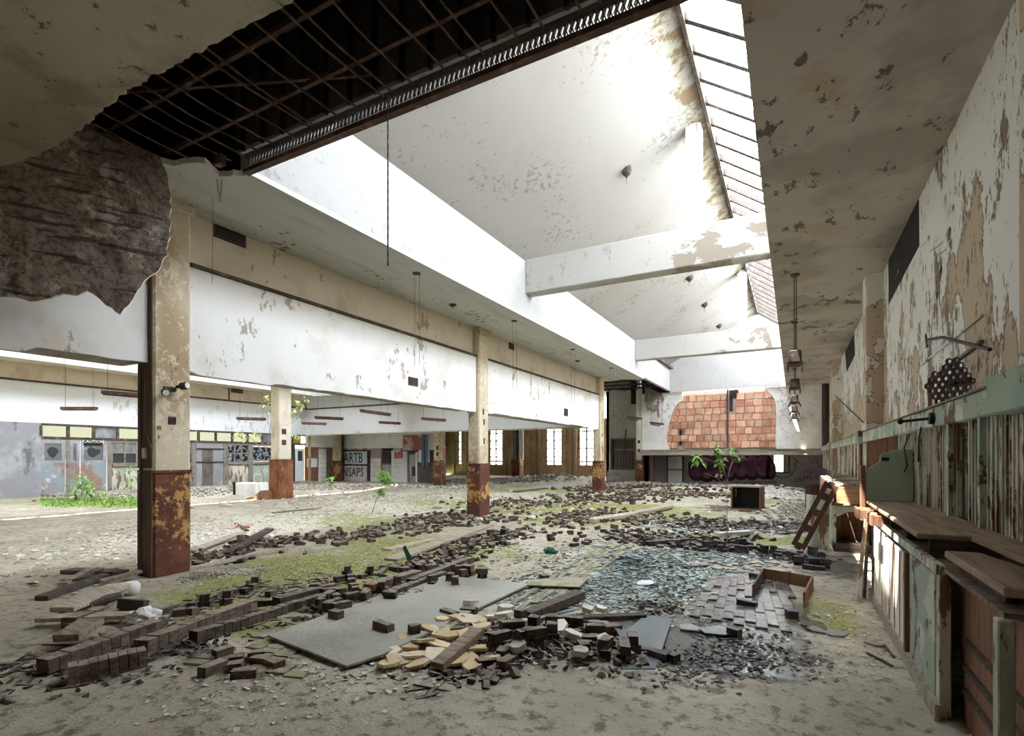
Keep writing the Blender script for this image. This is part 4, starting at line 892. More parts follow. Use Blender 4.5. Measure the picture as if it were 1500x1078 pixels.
for z in (.2, .34, .5): MB().box(XF + .10, XF + .12, 3.05, 4.0, z, z + .03).build('runner', 'dark_timber', ct)
MB().box(XF, 1.16, 7.17, 7.2, 0, .9).build('end_panel', 'board_peel', ct)
nb = tag(MB().prism([(.80, 3.0, .99), (.80, 4.02, .99), (.97, 4.02, .99), (.99, 3.9, .99), (1.15, 3.0, .99)], (0, 0, .045)).build('loose_board', 'counter_wood', bevel=.008), 'short loose brown board propped above the red-brown inner panel', 'board')
MB().box(.86, .90, 3.2, 3.9, .925, .99).build('batten', 'dark_timber', nb)
# drawer brackets poking out of the far end
for j, (ya, x0, z0, ln) in enumerate(((6.72, .60, .93, .46), (6.15, .66, .925, .50))):
    bk = empty('drawer_frame', (x0 + .1, ya, z0), ('short open drawer box jutting from the far end of the near counter', 'open drawer frame jutting from the sunlit near counter')[j], 'drawer')
    MB().box(x0, x0 + .025, ya, ya + .34, z0, z0 + .11).build('front', 'red_wood', bk, bevel=.004)
    MB().box(x0 + .025, .80, ya, ya + .02, z0, z0 + .10).build('side', 'red_wood', bk, bevel=.003); MB().box(x0 + .025, .80, ya + .32, ya + .34, z0, z0 + .10).build('side', 'orange_wood', bk, bevel=.003)
# planks leaning on the counter end
for j, (pb, pt, w_, m_, lb) in enumerate((((.62, 6.95, 0), (.72, 7.02, 1.0), .11, 'board_peel', 'pale peeling plank leaning upright on the near counter end'), ((.70, 7.12, 0), (.76, 7.22, .98), .09, 'dark_timber', 'dark upright batten leaning behind the pale plank'))):
    tag(MB().bar(pb, pt, .03, w_, Vector((0, 1, 0))).build('leaning_plank', m_, bevel=.004), lb, 'plank')
# green scalloped divider
gd = [(.74, 1.09), (.74, 1.40), (.765, 1.46), (.80, 1.49), (.85, 1.52), (.875, 1.545), (.88, 1.60), (.90, 1.64), (.94, 1.655), (.97, 1.65), (.985, 1.66), (1.0, 1.68), (1.19, 1.69), (1.19, 1.09)]
dv = tag(MB().prism([(x, 7.36, z) for x, z in gd], (0, .035, 0)).build('divider_panel', 'green_paint', bevel=.006), 'green painted divider panel with scalloped top on the counter', 'panel')
MB().box(.69, .74, 7.33, 7.45, .85, 1.50).build('edge_post', 'red_wood', dv, bevel=.005)
MB().box(.74, 1.2, 7.40, 7.47, 1.055, 1.09).build('foot', 'red_wood', dv)
for xx, zz in ((.93, 1.57),): MB().box(xx - .035, xx + .035, 7.352, 7.36, zz - .018, zz + .022).build('slot', 'paint_black', dv)
mb = MB(); mb.tube([(1.15, 7.33, 1.86), (1.10, 7.33, 1.70), (1.13, 7.335, 1.50), (1.10, 7.34, 1.42)], .008, 5); tag(mb.build('hanging_wire', 'iron'), 'dark wire hanging down over the green divider panel', 'wire')
# far counter
XB = .60
c2 = empty('workbench', (.9, 13.0, 0), 'far workbench with splintered sunlit top boards and a bowed green arch', 'workbench')
yb_ = 10.4
rr = random.Random(4)
for i in range(7):
    x = XB + i * .085; y0_ = yb_ + rr.uniform(-.05, .2); MB().bar((x + .04, y0_, 1.10 + rr.uniform(0, .03)), (x + .04 + rr.uniform(-.04, .04), 16.2 + rr.uniform(-.8, 0), 1.10 + rr.uniform(0, .03)), .075, .03).build('top_board', 'pale_timber', c2)
for y, a in ((11.6, .5), (12.8, -.6), (14.0, .4), (11.0, -.3)):
    MB().bar((XB + .05, y, 1.145), (XB + .5, y + a, 1.15), .07, .02).build('splinter', 'pale_timber', c2)
MB().box(XB, 1.0, yb_, yb_ + .03, .80, 1.09).build('end_panel', 'orange_wood', c2, bevel=.005)
MB().box(XB, XB + .03, yb_, 16, .78, 1.08).build('front_panel', 'red_wood', c2)
MB().box(XB + .05, 1.16, yb_ + .5, yb_ + .55, 0, .8).build('back_panel', 'dark_timber', c2)
for i in range(6): x = XB + .06 + i * .1; MB().box(x, x + .08, yb_ + .46, yb_ + .5, .12, .62).build('slat', 'red_wood', c2)
MB().box(XB, 1.16, yb_ - .02, yb_ + .5, 0, .14).build('plinth', 'dark_timber', c2); MB().box(XB, XB + .03, yb_, 16, 0, .78).build('front_panel', 'green_peel', c2)
# bowed apron: curved moulded front
mb = MB(); n = 14; prof = []
for i in range(n + 1):
    t = i / n; x = XB - .04 + t * .66; prof.append((x, .80 - .02 * math.sin(t * math.pi * 2) - .14 * max(0, t - .35) ** 1.1))
low = [(x, z - (.26 - .16 * math.sin(math.pi * min(1, i / n * 1.1)))) for i, (x, z) in enumerate(prof)]
mb.prism([(x, yb_ - .06, z) for x, z in prof] + [(x, yb_ - .06, z) for x, z in reversed(low)], (0, .05, 0)); mb.build('bowed_apron', 'green_peel', c2)
mb = MB(); mb.tube([(x, yb_ - .07, z + .01) for x, z in prof], .03, 6); mb.build('moulding', 'red_wood', c2)
# curved pale panel beside it
cp = tag(MB().build('x', 'end_plaster') if False else MB().prism([(.19 + .34 * (1 - math.cos(a)), 10.75 - .35 * math.sin(a), 0) for a in [i * math.pi / 2 / 8 for i in range(9)]] + [(.21 + .32 * (1 - math.cos(a)), 10.77 - .33 * math.sin(a), 0) for a in [i * math.pi / 2 / 8 for i in range(8, -1, -1)]], (0, 0, .93)).build('curved_panel', 'board_peel'), 'curved pale panel standing at the corner of the far workbench', 'panel')
# brown boards standing in front of the bench
for px, py, w_, h_, lb in ((1184, 749, .16, .80, 'narrow dark brown upright board nearest the painted recess wall'), (1197, 757, .34, .86, 'wide brown upright panel behind the slotted leaning board')):
    p = gp(px, py); tag(MB().box(p.x - w_ / 2, p.x + w_ / 2, p.y, p.y + .05, 0, h_).build('upright_board', 'maroon_wood', bevel=.006), lb, 'board')
p = gp(1205, 775); tag(MB().box(p.x - .06, p.x + .12, p.y, p.y + .3, 0, .78).build('pale_crate', 'grey_plank', bevel=.01), 'pale boxy unit tucked between brown panels and curved panel', 'box')
# leaning slotted board
lb_ = empty('slotted_board', (.07, 10.5, 0), 'dark red-brown slotted board leaning against the far workbench', 'board')
a, b_ = Vector((.06, 10.22, .05)), Vector((.56, 10.28, 1.14)); d = (b_ - a).normalized(); nrm = Vector((0, 1, 0)); sd_ = Vector((-d.z, 0, d.x))
for off in (-.075, .075): mb = MB(); mb.bar(a + sd_ * off, b_ + sd_ * off, .075, .04, nrm); mb.build('rail', 'maroon_wood', lb_, bevel=.004)
for t in (.02, .3, .55, .8, .98): q = a.lerp(b_, t); mb = MB(); mb.bar(q - d * .06, q + d * .06, .10, .03, nrm); mb.build('rung', 'maroon_wood', lb_)
# rusty rod with flange on the ledge, wall fittings
fy = 6.1
rd = empty('rusty_rail', (1.14, fy, 1.95), 'short rusty bar on a round flange fixed to the pale green ledge', 'bar')
mb = MB(); mb.tube([(1.14, fy, 1.955), (1.10, fy, 1.955)], .055, 14); mb.build('flange', 'iron', rd)
mb = MB(); mb.tube([(1.11, fy, 1.955), (.90, fy + .02, 1.935)], .014, 8); mb.build('bar', 'iron', rd)
mb = MB(); mb.lathe([(.008, -.028), (.022, -.015), (.027, 0), (.022, .015), (.008, .028)], 10, (.89, fy + .02, 1.935)); mb.build('knob', 'iron', rd)
mb = MB(); mb.tube([(1.13, fy + .5, 1.9), (1.12, fy + .55, 1.8), (1.13, fy + .62, 1.7), (1.14, fy + .7, 1.55)], .008, 5); mb.build('wire', 'iron', rd)
# perforated rusty plate
pc = xp(1390, 562, XW - .17); pl = empty('perforated_plate', pc, 'dark rusted perforated metal plate hanging on the peeling wall', 'plate')
mb = MB(); hx = .062
for i in range(-3, 5):
    for j in range(-4, 5):
        cy = pc.y + (i + .5 * (j % 2)) * hx; cz = pc.z + j * hx * .866
        if abs(cy - pc.y + .1 * (cz - pc.z)) + abs(cz - pc.z) * .75 > .22: continue
        n = 6; vo = [(pc.x, cy + hx * .577 * math.sin(k * math.pi / 3), cz + hx * .577 * math.cos(k * math.pi / 3)) for k in range(6)]; vi = [(pc.x, cy + hx * .34 * math.sin(k * math.pi / 3), cz + hx * .34 * math.cos(k * math.pi / 3)) for k in range(6)]
        vo = [(pc.x - .75 * (v[1] - pc.y), pc.y + .66 * (v[1] - pc.y), v[2]) for v in vo]; vi = [(pc.x - .75 * (v[1] - pc.y), pc.y + .66 * (v[1] - pc.y), v[2]) for v in vi]
        vo2 = [(v[0] + .012, v[1], v[2]) for v in vo]; vi2 = [(v[0] + .012, v[1], v[2]) for v in vi]
        fs = [(k, (k + 1) % 6, 6 + (k + 1) % 6, 6 + k) for k in range(6)] + [(6 + k, 6 + (k + 1) % 6, 18 + (k + 1) % 6, 18 + k) for k in range(6)]
        mb.add(vo + vi + vo2 + vi2, fs)
mb.build('honeycomb', 'iron', pl); MB().tube([pc + Vector((.0, .0, .0)), (XW + .002, pc.y, pc.z)], .02, 6).build('peg', 'iron', pl)
ppe = empty('wall_pipe', xp(1400, 497, XW - .06), 'thin dark pipe bracket curving off the peeling wall', 'pipe')
mb = MB(); mb.tube([xp(1359, 497, XW - .01), xp(1363, 497, XW - .06), xp(1380, 494, XW - .08), xp(1400, 499, XW - .08), xp(1450, 512, XW - .08)], .016, 7); mb.build('tube', 'iron', ppe)
mb = MB(); mb.bar(xp(1356, 490, XW - .006), xp(1358, 508, XW - .006), .05, .015, Vector((1, 0, 0))); mb.build('plate', 'rust_dark', ppe)
# iron rod leaning across the pilaster further down
tag(MB().tube([xp(1224, 580, 1.0), xp(1264, 618, 1.12)], .016, 6).build('iron_rod', 'iron'), 'thin iron rod slanting across the far pilaster', 'rod')

# ================================================================== HANGING LIGHTS
def pendant(i, y, lab):
    o = empty('pendant_light', (.02, y, ZC), lab, 'light', 'pendants below the right soffit')
    MB().lathe([(.02, -.05), (.07, -.035), (.085, -.01), (.085, 0)], 12, (.02, y, ZC)).build('canopy', 'iron', o)
    for dx in (-.018, .018): MB().tube([(.02 + dx, y, ZC - .03), (.02 + dx, y, 3.55)], .009, 5).build('rod', 'iron', o)
    mb = MB(); mb.prism([(-.075, y - .28, 3.58), (.115, y - .28, 3.58), (.125, y - .28, 3.50), (.125, y - .28, 3.36), (-.085, y - .28, 3.36), (-.085, y - .28, 3.50)], (0, .56, 0)); hs = mb.build('housing', 'rust_glint', o, bevel=.01)
    for sx in (-1, 1):
        mb = MB(); mb.prism([(.02 + sx * .10, y - .28, 3.37), (.02 + sx * .125, y - .28, 3.37), (.02 + sx * (.135 if i < 2 else .19), y - .28, 3.24), (.02 + sx * (.105 if i < 2 else .16), y - .28, 3.24)], (0, .56, 0)); mb.build('reflector', 'iron', hs)
    MB().box(-.06, .10, y - .24, y + .24, 3.34, 3.36).build('lamp_plate', 'rust_dark', hs)
    return o
names = ['rusty box pendant hanging on the longest-looking rods, first beside the wide cross beam', 'rusty box pendant, second of the row under the right soffit', 'rusty pendant with flared wings, middle of the row of five', 'rusty pendant with flared wings, next to last before the end wall', 'rusty pendant with flared wings, last of the row by the end wall']
for i in range(5): pendant(i, 11.3 + 4.0 * i, names[i])
# bare hanging rods on the left soffit
labs = ['pair of bare hanging rods over the nearest white bulkhead bay', 'pair of bare hanging rods just past the middle cream column', 'pair of bare hanging rods over the second bulkhead bay', 'pair of bare hanging rods by the column at the torn ceiling']
for i, y in enumerate((7.83, 11.75, 15.75, 19.8)):
    o = empty('rod_hanger', (-6.28, y, ZC), labs[i], 'hanger', 'lamp hangers on the left soffit')
    MB().lathe([(.03, -.03), (.07, -.02), (.08, 0)], 10, (-6.28, y, ZC)).build('canopy', 'iron', o)
    for dx in (-.04, .07): MB().tube([(-6.28 + dx, y, ZC - .01), (-6.28 + dx, y, 3.33)], .004, 4).build('rod', 'rust_dark', o)
for i, (px, py, lb) in enumerate(((663, 446, 'small dark ceiling rose near the middle column'), (846, 528, 'small dark ceiling rose near the column by the torn ceiling'))):
    p = gp(px, py, ZC); tag(MB().lathe([(.015, -.06), (.04, -.05), (.09, -.015), (.09, 0)], 10, p).build('ceiling_rose', 'iron'), lb, 'ceiling rose')
# small cones on the sloping ceiling
def sp(px, py):
    r = ray(px, py); k = .5644   # slope rise per metre
    t = ((ZT - CAMZ) + k * (-XL)) / (r.z - k * r.x); return Vector((r.x * t, r.y * t, CAMZ + r.z * t))
for px, py, lb in ((918, 250, 'large dark cone fitting on the sloping ceiling before the cross beam'), (1010, 407, 'dark cone fitting on the slope just past the cross beam'), (1032, 446, 'dark cone fitting on the slope halfway between the beams'), (1053, 477, 'dark cone fitting on the slope beside the second beam')):
    p = sp(px, py); r_ = .11 if px == 918 else .13
    o = tag(MB().lathe([(.012, -.16), (.035, -.13), (r_ * .8, -.08), (r_, -.02), (r_ * .9, .08)], 10, p).build('cone_fitting', 'iron'), lb, 'fitting')
    MB().tube([p + Vector((0, 0, -.3)), p + Vector((0, 0, -.14))], .006, 4).build('cord', 'iron', o)
# chains
def chain(px, y0_, y1_, X, Y, z1, name, lab):
    o = empty(name, (X, Y, z1), lab, 'chain'); mb = MB(); top = CAMZ + (HY - y0_) / F * (-S_ * X + C_ * Y); z = top; k = 0
    while z > z1:
        mb.bar((X, Y, z), (X, Y, z - .05), .016 if k % 2 else .006, .006 if k % 2 else .016); z -= .045; k += 1
    mb.build('links', 'iron', o)
p = gp(545, 140, ZC); chain(545, 118, 392, p.x, 4.0, yp(545, 392, 4.0).z, 'hanging_chain', 'long chain hanging from the torn metal edge in front of the white curb')
p = yp(312, 300, 3.9); mb = MB(); mb.tube([(yp(312, 300, 4.25).x, 4.25, ZC + .01), yp(311, 415, 4.25)], .003, 4); tag(mb.build('hanging_wire', 'iron'), 'thin straight wire hanging beside the nearest column', 'wire')
p = yp(322, 262, 3.8); o = empty('wire_hook', p, 'small wire hook dangling at the torn plaster corner', 'hook')
for a in ((318, 266), (325, 266)): mb = MB(); mb.tube([yp(a[0], a[1] - 4, 3.8), yp(a[0] + (1 if a[0] < 322 else -1), 280, 3.8), yp(322, 288, 3.8)], .004, 4); mb.build('wire', 'iron', o)
MB().tube([yp(322, 288, 3.8), yp(323, 297, 3.8)], .004, 4).build('tip', 'iron', o); MB().box(p.x - .06, p.x + .06, 3.76, 3.84, ZC - .02, ZC + .1).build('clip', 'rust_dark', o)
# fluorescent troughs hanging in the side hall
def ceil_z(x, y):
    for off, rsh in ((-9.15, .28), (-18.6, 0)):
        xl, rx, gx = XL + off, RX + off + rsh, GX + off
        if 0 < y < 21 and xl <= x <= gx:
            return ZT + (RZ - ZT) * (x - xl + .16) / (rx - xl + .16) if x < rx else RZ + (GZ - RZ) * (x - rx) / (gx - rx) - .08
    return 5.28
def trough(px, py, hang, lab, z=3.35, ln=1.25, tilt=0, rz=.0):
    d = F * (z - CAMZ) / (HY - py); c = dp(px, py, d); rt = Vector((C_, S_, 0)) * math.cos(rz) + Vector((-S_, C_, 0)) * math.sin(rz)
    o = empty('light_trough', c, lab, 'light', 'rusty light troughs in the side hall')
    e = rt * (ln / 2) + Vector((0, 0, tilt))
    hs = MB().bar(c - e, c + e, .16, .10).build('housing', 'rust_dark', o)
    MB().bar(c - e * .96 + Vector((0, 0, -.065)), c + e * .96 + Vector((0, 0, -.065)), .10, .03).build('tray', 'iron', hs)
    for s_ in (-.8, .8):
        q = c + e * s_; MB().tube([q, (q.x, q.y, ceil_z(q.x, q.y) + .005)], .006, 4).build('wire', 'iron', o)
for a in ((116, 598, 5.28, 'rusty trough hanging before the wall above the double doors', 3.35, 1.25, 0), (184, 577, 5.28, 'rusty trough half hidden behind the nearest column', 3.35, 1.25, -.05), (368, 613, 5.28, 'rusty trough hanging beside the orange-cased column leaves', 3.35, 1.3, -.02),
          (460, 620, 5.28, 'rusty trough with slots hanging low near the hall corner', 3.35, 1.25, -.02), (482, 612, 5.28, 'plain rusty trough hanging above the slotted one', 3.35, 1.25, -.03), (550, 604, 5.28, 'tilted rusty trough right under the ragged bulkhead', 3.35, 1.2, -.08),
          (571, 619, 5.28, 'thin bent trough with a box under it', 3.35, 1.1, -.03), (635, 614, 5.28, 'rusty trough hanging left of the middle cream column', 3.35, 1.15, -.04)): trough(*a)
for px, py, Y, lb in ((930, 612, 27.0, 'rusty trough hanging before the pale end column'), (962, 620, 28.2, 'rusty trough hanging beside the torn lath at the end wall')):
    c = yp(px, py, Y); o = empty('light_trough', c, lb, 'light', 'rusty light troughs in the side hall')
    MB().bar(c + Vector((-.36, 0, .05)), c + Vector((.36, 0, -.06)), .14, .10).build('housing', 'rust_dark', o); MB().bar(c + Vector((-.30, 0, -.05)), c + Vector((.15, 0, -.14)), .1, .06).build('tray', 'iron', o)
    for s_ in (-.28, .28): MB().tube([c + Vector((s_, 0, 0)), (c.x + s_, c.y, 5.36)], .008, 4).build('wire', 'iron', o)
# vents on the bulkheads
def vent(px, py, w_, h_, lab, X=-7.5, broken=False):
    p = xp(px, py, X); o = empty('wall_vent', p, lab, 'vent')
    MB().box(X - .02, X + .008, p.y - w_ / 2, p.y + w_ / 2, p.z - h_ / 2, p.z + h_ / 2).build('frame', 'rust_dark', o)
    MB().box(X, X + .012, p.y - w_ / 2 + .03, p.y + w_ / 2 - .03, p.z - h_ / 2 + .03, p.z + h_ / 2 - .03).build('opening', 'paint_black', o)
    n = 4
    for i in range(n):
        z = p.z - h_ / 2 + (i + .5) * h_ / n; MB().box(X + .008, X + .022, p.y - w_ / 2 + .02, p.y + w_ / 2 - .02, z - .008, z + .008).build('louvre', 'rust_dark' if not broken else 'iron', o)
vent(337, 345, .52, .22, 'broken dark vent high on the tan band beside the nearest column', -7.6, True)
vent(605, 559, .34, .19, 'rusty grille on the white bulkhead before the middle column'); vent(749, 507, .34, .22, 'dark vent high on the tan band past the middle column', -7.6, True); vent(829, 604, .36, .28, 'small rusty grille low on the second bulkhead bay')
# ================================================================== DEBRIS
PLACED = []
def free(x, y, r):
    for a, b, c in PLACED:
        if (a - x) ** 2 + (b - y) ** 2 < (c + r) ** 2: return False
    return True
# ---- hanging slab of plaster
h0, h1 = gp(100, 205, ZC), gp(236, 238, ZC)
nd = Vector((h1.y - h0.y, -(h1.x - h0.x), 0)).normalized()
def slabp(px, py):
    r = ray(px, py); o = Vector((0, 0, CAMZ)); t = (h0 - o).dot(nd) / r.dot(nd); return o + r * t
OUT = [(-60, 270), (20, 245), (60, 228), (100, 206), (116, 192), (130, 182), (150, 192), (190, 212), (215, 226), (236, 236), (244, 252), (248, 275), (251, 300), (250, 330), (249, 352), (244, 378), (236, 398), (218, 412), (204, 432), (190, 452), (178, 466), (166, 456), (150, 446), (132, 430), (115, 438), (98, 436), (60, 448), (20, 440), (-60, 452)]
op = [slabp(*p) for p in OUT]
tdir = (h1 - h0); tdir.z = 0; tdir.normalize()
U = [((p - h0).dot(tdir), p.z) for p in op]
U = [(u.x, u.y) for u in jag(U, .012, .05, 12)]
from mathutils.geometry import delaunay_2d_cdt
umin, umax = min(u for u, _ in U), max(u for u, _ in U); zmin, zmax = min(z for _, z in U), max(z for _, z in U)
inner = []
def inside(u, z):
    c = False; j = len(U) - 1
    for i in range(len(U)):
        if (U[i][1] > z) != (U[j][1] > z) and u < (U[j][0] - U[i][0]) * (z - U[i][1]) / (U[j][1] - U[i][1]) + U[i][0]: c = not c
        j = i
    return c
u = umin
while u < umax:
    z = zmin
    while z < zmax:
        if inside(u, z) and inside(u - .03, z) and inside(u + .03, z) and inside(u, z - .03) and inside(u, z + .03): inner.append((u, z))
        z += .045
    u += .045
nU = len(U)
res = delaunay_2d_cdt([Vector(p) for p in U] + [Vector(p) for p in inner], [(i, (i + 1) % nU) for i in range(nU)], [list(range(nU))], 1, 1e-5)
V2, F2 = res[0], res[2]
def s3(u, z, back):
    b = .02 * fbm(u * 5, z * 5, 1) + .05 * fbm(u * .9, z * .9, 4, 2) + .18 * max(0, (ZC - z)) ** 1.2 * .35
    p = h0 + tdir * u; return Vector((p.x, p.y, z)) + nd * (b * (1 if True else 0) + back)
vs = [s3(v.x, v.y, 0) for v in V2] + [s3(v.x, v.y, .045) for v in V2]; nv = len(V2)
mb = MB(); mb.add(vs, [tuple(f) for f in F2] + [tuple(i + nv for i in f) for f in F2])
ed = res[1]
cnt = {}
for f in F2:
    for i in range(len(f)):
        e = tuple(sorted((f[i], f[(i + 1) % len(f)]))); cnt[e] = cnt.get(e, 0) + 1
mb.add(vs, [(a, b, b + nv, a + nv) for (a, b), c in cnt.items() if c == 1], 1)
slab = tag(mb.build('hanging_plaster_slab', ['slab_back', 'plaster_edge']), 'big torn slab of ceiling plaster hanging down before the nearest column', 'plaster slab')
# ---- loose floor blocks
bl_me = []
for k, (a, b, c) in enumerate(((.135, .08, .07), (.115, .08, .075), (.165, .08, .068), (.10, .085, .075), (.085, .08, .078), (.20, .08, .07))):
    mb = MB(); j = .006; rr = random.Random(k)
    mb.box(-a / 2, a / 2, -b / 2, b / 2, 0, c); mb.v = [(x + rr.uniform(-j, j), y + rr.uniform(-j, j), z + (rr.uniform(-j, j) if z > .01 else 0)) for x, y, z in mb.v]
    bl_me.append((a, b, c, {m_: mb.mesh('floor_block', m_) for m_ in ('block_wood', 'block_brown', 'block_wet', 'rust_orange')}))
NB = [0]
BLK = []
def block(x, y, z, rz, label, group, mt='block_wood', k=None, tx=0, ty=0):
    a, b, c, ms = bl_me[R.randrange(6) if k is None else k]
    o = bpy.data.objects.new('floor_block', ms[mt]); col.objects.link(o); o.location = (x, y, z); o.rotation_euler = (tx, ty, rz)
    tag(o, label, 'block', group); NB[0] += 1; BLK.append((x, y, z + c, max(a, b) / 2)); return o
def vary(label, m_, k, top):
    c = {'block_wood': 'dark wooden floor block', 'block_brown': 'brown wooden floor block', 'block_wet': 'wet black floor block'}[m_]
    for old in ('dark wooden floor block', 'brown wooden floor block', 'wet black floor block'): label = label.replace(old, c)
    return ('long ' if k in (2, 5) else 'small ' if k in (3, 4) else '') + label + (', atop another' if top else '')
def drift(path, n, spread, label, group, mt='block_wood', align=None, stack=.3, r=.056):
    P = [gp(*p) for p in path]; seg = [(P[i + 1] - P[i]).length for i in range(len(P) - 1)]; tot = sum(seg); made = 0; tries = 0; loc = []
    while made < n and tries < n * 30:
        tries += 1; t = R.uniform(0, tot); i = 0
        while t > seg[i] and i < len(seg) - 1: t -= seg[i]; i += 1
        dvec = (P[i + 1] - P[i]).normalized(); q = P[i] + dvec * t; sd = Vector((-dvec.y, dvec.x, 0)); q = q + sd * R.gauss(0, spread)
        ang = math.atan2(dvec.y, dvec.x) + R.gauss(0, .5 if align is None else align)
        if free(q.x, q.y, r):
            PLACED.append((q.x, q.y, r)); fz_ = floor_z(q.x, q.y) - .008
            m2 = mt if R.random() > .22 else ('block_brown' if mt != 'block_wet' else 'block_wood')
            k = R.randrange(6); block(q.x, q.y, fz_, ang, vary(label, m2, k, False), group, m2, k); loc.append((q.x, q.y, ang, BLK[-1][2])); made += 1
        elif loc and R.random() < stack:
            x, y, a2, zt = R.choice(loc[-25:]); k2 = R.randrange(6)
            block(x + R.uniform(-.02, .02), y + R.uniform(-.02, .02), zt - .002, a2 + R.uniform(-.5, .5), vary(label, mt, k2, True), group, mt, k2); loc.remove((x, y, a2, zt)); made += 1
G = 'loose floor blocks'
# long bonded beams of blocks
def bonded(p0, p1, nb, w_, h_, label, mt='block_brown', z0=0.0, z1=0.0):
    a, b = gp(*p0), gp(*p1); a.z = floor_z(a.x, a.y) + z0; b.z = floor_z(b.x, b.y) + z1
    o = empty('block_strip', a, label, 'block strip', 'bonded strips of floor blocks'); d = (b - a); st = d.length / nb; dn = d.normalized()
    mb = MB(); M = Matrix((dn, Vector((-dn.y, dn.x, 0)).normalized(), dn.cross(Vector((-dn.y, dn.x, 0)).normalized()))).transposed().to_4x4(); me_ = None
    mb.box(0.003, st - .003, -w_ / 2, w_ / 2, 0, h_); me_ = mb.mesh('block', mt)
    for i in range(nb):
        c = bpy.data.objects.new('block', me_); col.objects.link(c); c.parent = o
        Mi = Matrix.Translation(dn * (st * i) + Vector((0, 0, R.uniform(-.004, .004)))) @ M @ Matrix.Rotation(R.uniform(-.02, .02), 4, 'Z'); c.matrix_local = Mi
    for i in range(nb + 1): q = a.lerp(b, i / nb); PLACED.append((q.x, q.y, w_ * .7))
    return o
bonded((205, 968), (368, 893), 13, .13, .125, 'long brown strip of bonded blocks pointing across the moss, longest one', z0=.02, z1=.0)
bonded((62, 990), (232, 932), 12, .13, .10, 'brown strip of bonded blocks ending by the crumpled white bag', z0=.015)
bonded((282, 950), (400, 905), 10, .10, .09, 'dark strip of bonded blocks running beside the longest one', 'block_wood')
bonded((400, 903), (470, 882), 8, .10, .09, 'short dark curved strip of bonded blocks near the grey sheet', 'block_wood')
bonded((404, 893), (462, 876), 1, .13, .12, 'single thick dark timber block lying by the moss', 'block_wood')
bonded((540, 872), (612, 848), 5, .15, .12, 'weathered grey strip of bonded blocks amid the block pile', 'block_brown')
bonded((565, 880), (650, 846), 8, .11, .09, 'dark strip of bonded blocks behind the grey sheet', 'block_wood')
bonded((600, 862), (690, 824), 9, .11, .09, 'dark strip of bonded blocks further up the block pile', 'block_wood')
bonded((100, 1000), (215, 975), 8, .13, .13, 'brown strip of bonded blocks in the near left pile', 'block_brown')
bonded((100, 925), (150, 905), 5, .14, .11, 'reddish strip of bonded blocks under the pale planks', 'block_brown')
bonded((948, 800), (1010, 798), 7, .12, .09, 'dark strip of bonded blocks across the damp floor', 'block_wet')
# planks and timbers
def plank(p0, p1, w_, th, m_, label, z0=0, z1=0, cat='plank', name='wooden_plank', bevel=.004):
    a, b = gp(*p0), gp(*p1); a.z = floor_z(a.x, a.y) + th / 2 + z0; b.z = floor_z(b.x, b.y) + th / 2 + z1
    o = MB().bar((0, 0, 0), (b - a), w_, th).build(name, m_, bevel=bevel); o.location = a; tag(o, label, cat)
    for i in range(9): q = a.lerp(b, i / 8); PLACED.append((q.x, q.y, w_ * .55))
    return o
plank((565, 806), (640, 790), .22, .03, 'pale_timber', 'pale grey plank lying on moss with its tip crossing another plank')
plank((572, 822), (715, 783), .26, .045, 'pale_timber', 'widest pale grey plank propped on the block pile', 0, .16)
plank((866, 770), (930, 757), .16, .15, 'pale_timber', 'thick weathered pole, the half lying in the brick-dark rubble', cat='pole', name='wooden_pole', bevel=.04)
plank((928, 756), (984, 748), .15, .14, 'pale_timber', 'thick weathered pole, the half reaching the pale puddle edge', cat='pole', name='wooden_pole', bevel=.04)
plank((815, 911), (945, 907), .10, .04, 'dark_timber', 'long dark plank lying at the edge of the glass shards', .01, .02)
plank((770, 918), (850, 878), .13, .08, 'dark_timber', 'dark mossy timber poking out of the rubble heap', .03, .02)
plank((640, 985), (700, 950), .12, .06, 'old_timber', 'brown broken plank in the ochre rubble', .02, .06)
plank((90, 905), (178, 873), .24, .05, 'pale_timber', 'wide pale worn plank at the near left pile', .05, .10)
plank((60, 880), (165, 845), .14, .06, 'dark_timber', 'dark beam lying behind the pale worn plank', .0, .02)
plank((100, 838), (178, 847), .20, .05, 'dark_timber', 'dark broad board beside the nearest column', .0, .05)
plank((60, 918), (190, 915), .16, .04, 'pale_timber', 'thin split lath strip in the near left pile', .06, .04)
plank((96, 955), (135, 935), .20, .06, 'old_timber', 'short brown board in the near left pile', .08, .1)
plank((280, 812), (355, 785), .18, .03, 'pale_timber', 'light thin plank beyond the nearest column', .03, .05)
plank((330, 815), (395, 792), .16, .05, 'dark_timber', 'dark sloping board on the blocks beyond the nearest column', .02, .14)
plank((270, 838), (420, 806), .06, .05, 'pale_timber', 'narrow yellowish lath laid behind the moss', 0, .0)
plank((1050, 790), (1100, 786), .16, .08, 'rubble_white', 'pale thick slab lying on the dark damp blocks', .05, .05, 'slab', 'stone_slab')
plank((1270, 958), (1308, 978), .02, .02, 'dark_timber', 'thin dark stick lying by the sunlit cabinet', cat='stick', name='stick')
plank((1295, 945), (1310, 965), .02, .015, 'dark_timber', 'short dark stick beside the grey tile piece', cat='stick', name='stick')
plank((1000, 832), (1034, 830), .06, .03, 'dark_timber', 'short dark bar lying on teal shards', cat='bar', name='wooden_bar')
plank((755, 722), (800, 716), .3, .06, 'dark_timber', 'dark board on the green floor near the dark column')
plank((540, 760), (700, 744), .08, .03, 'rubble_white', 'pale strip lying along the bright floor band', cat='strip', name='lath_strip')
plank((400, 752), (470, 745), .1, .04, 'old_timber', 'brown lath lying on the pale dusty floor')
plank((322, 775), (365, 772), .3, .03, 'brick_red', 'flat reddish board on the pale floor beyond the nearest column')
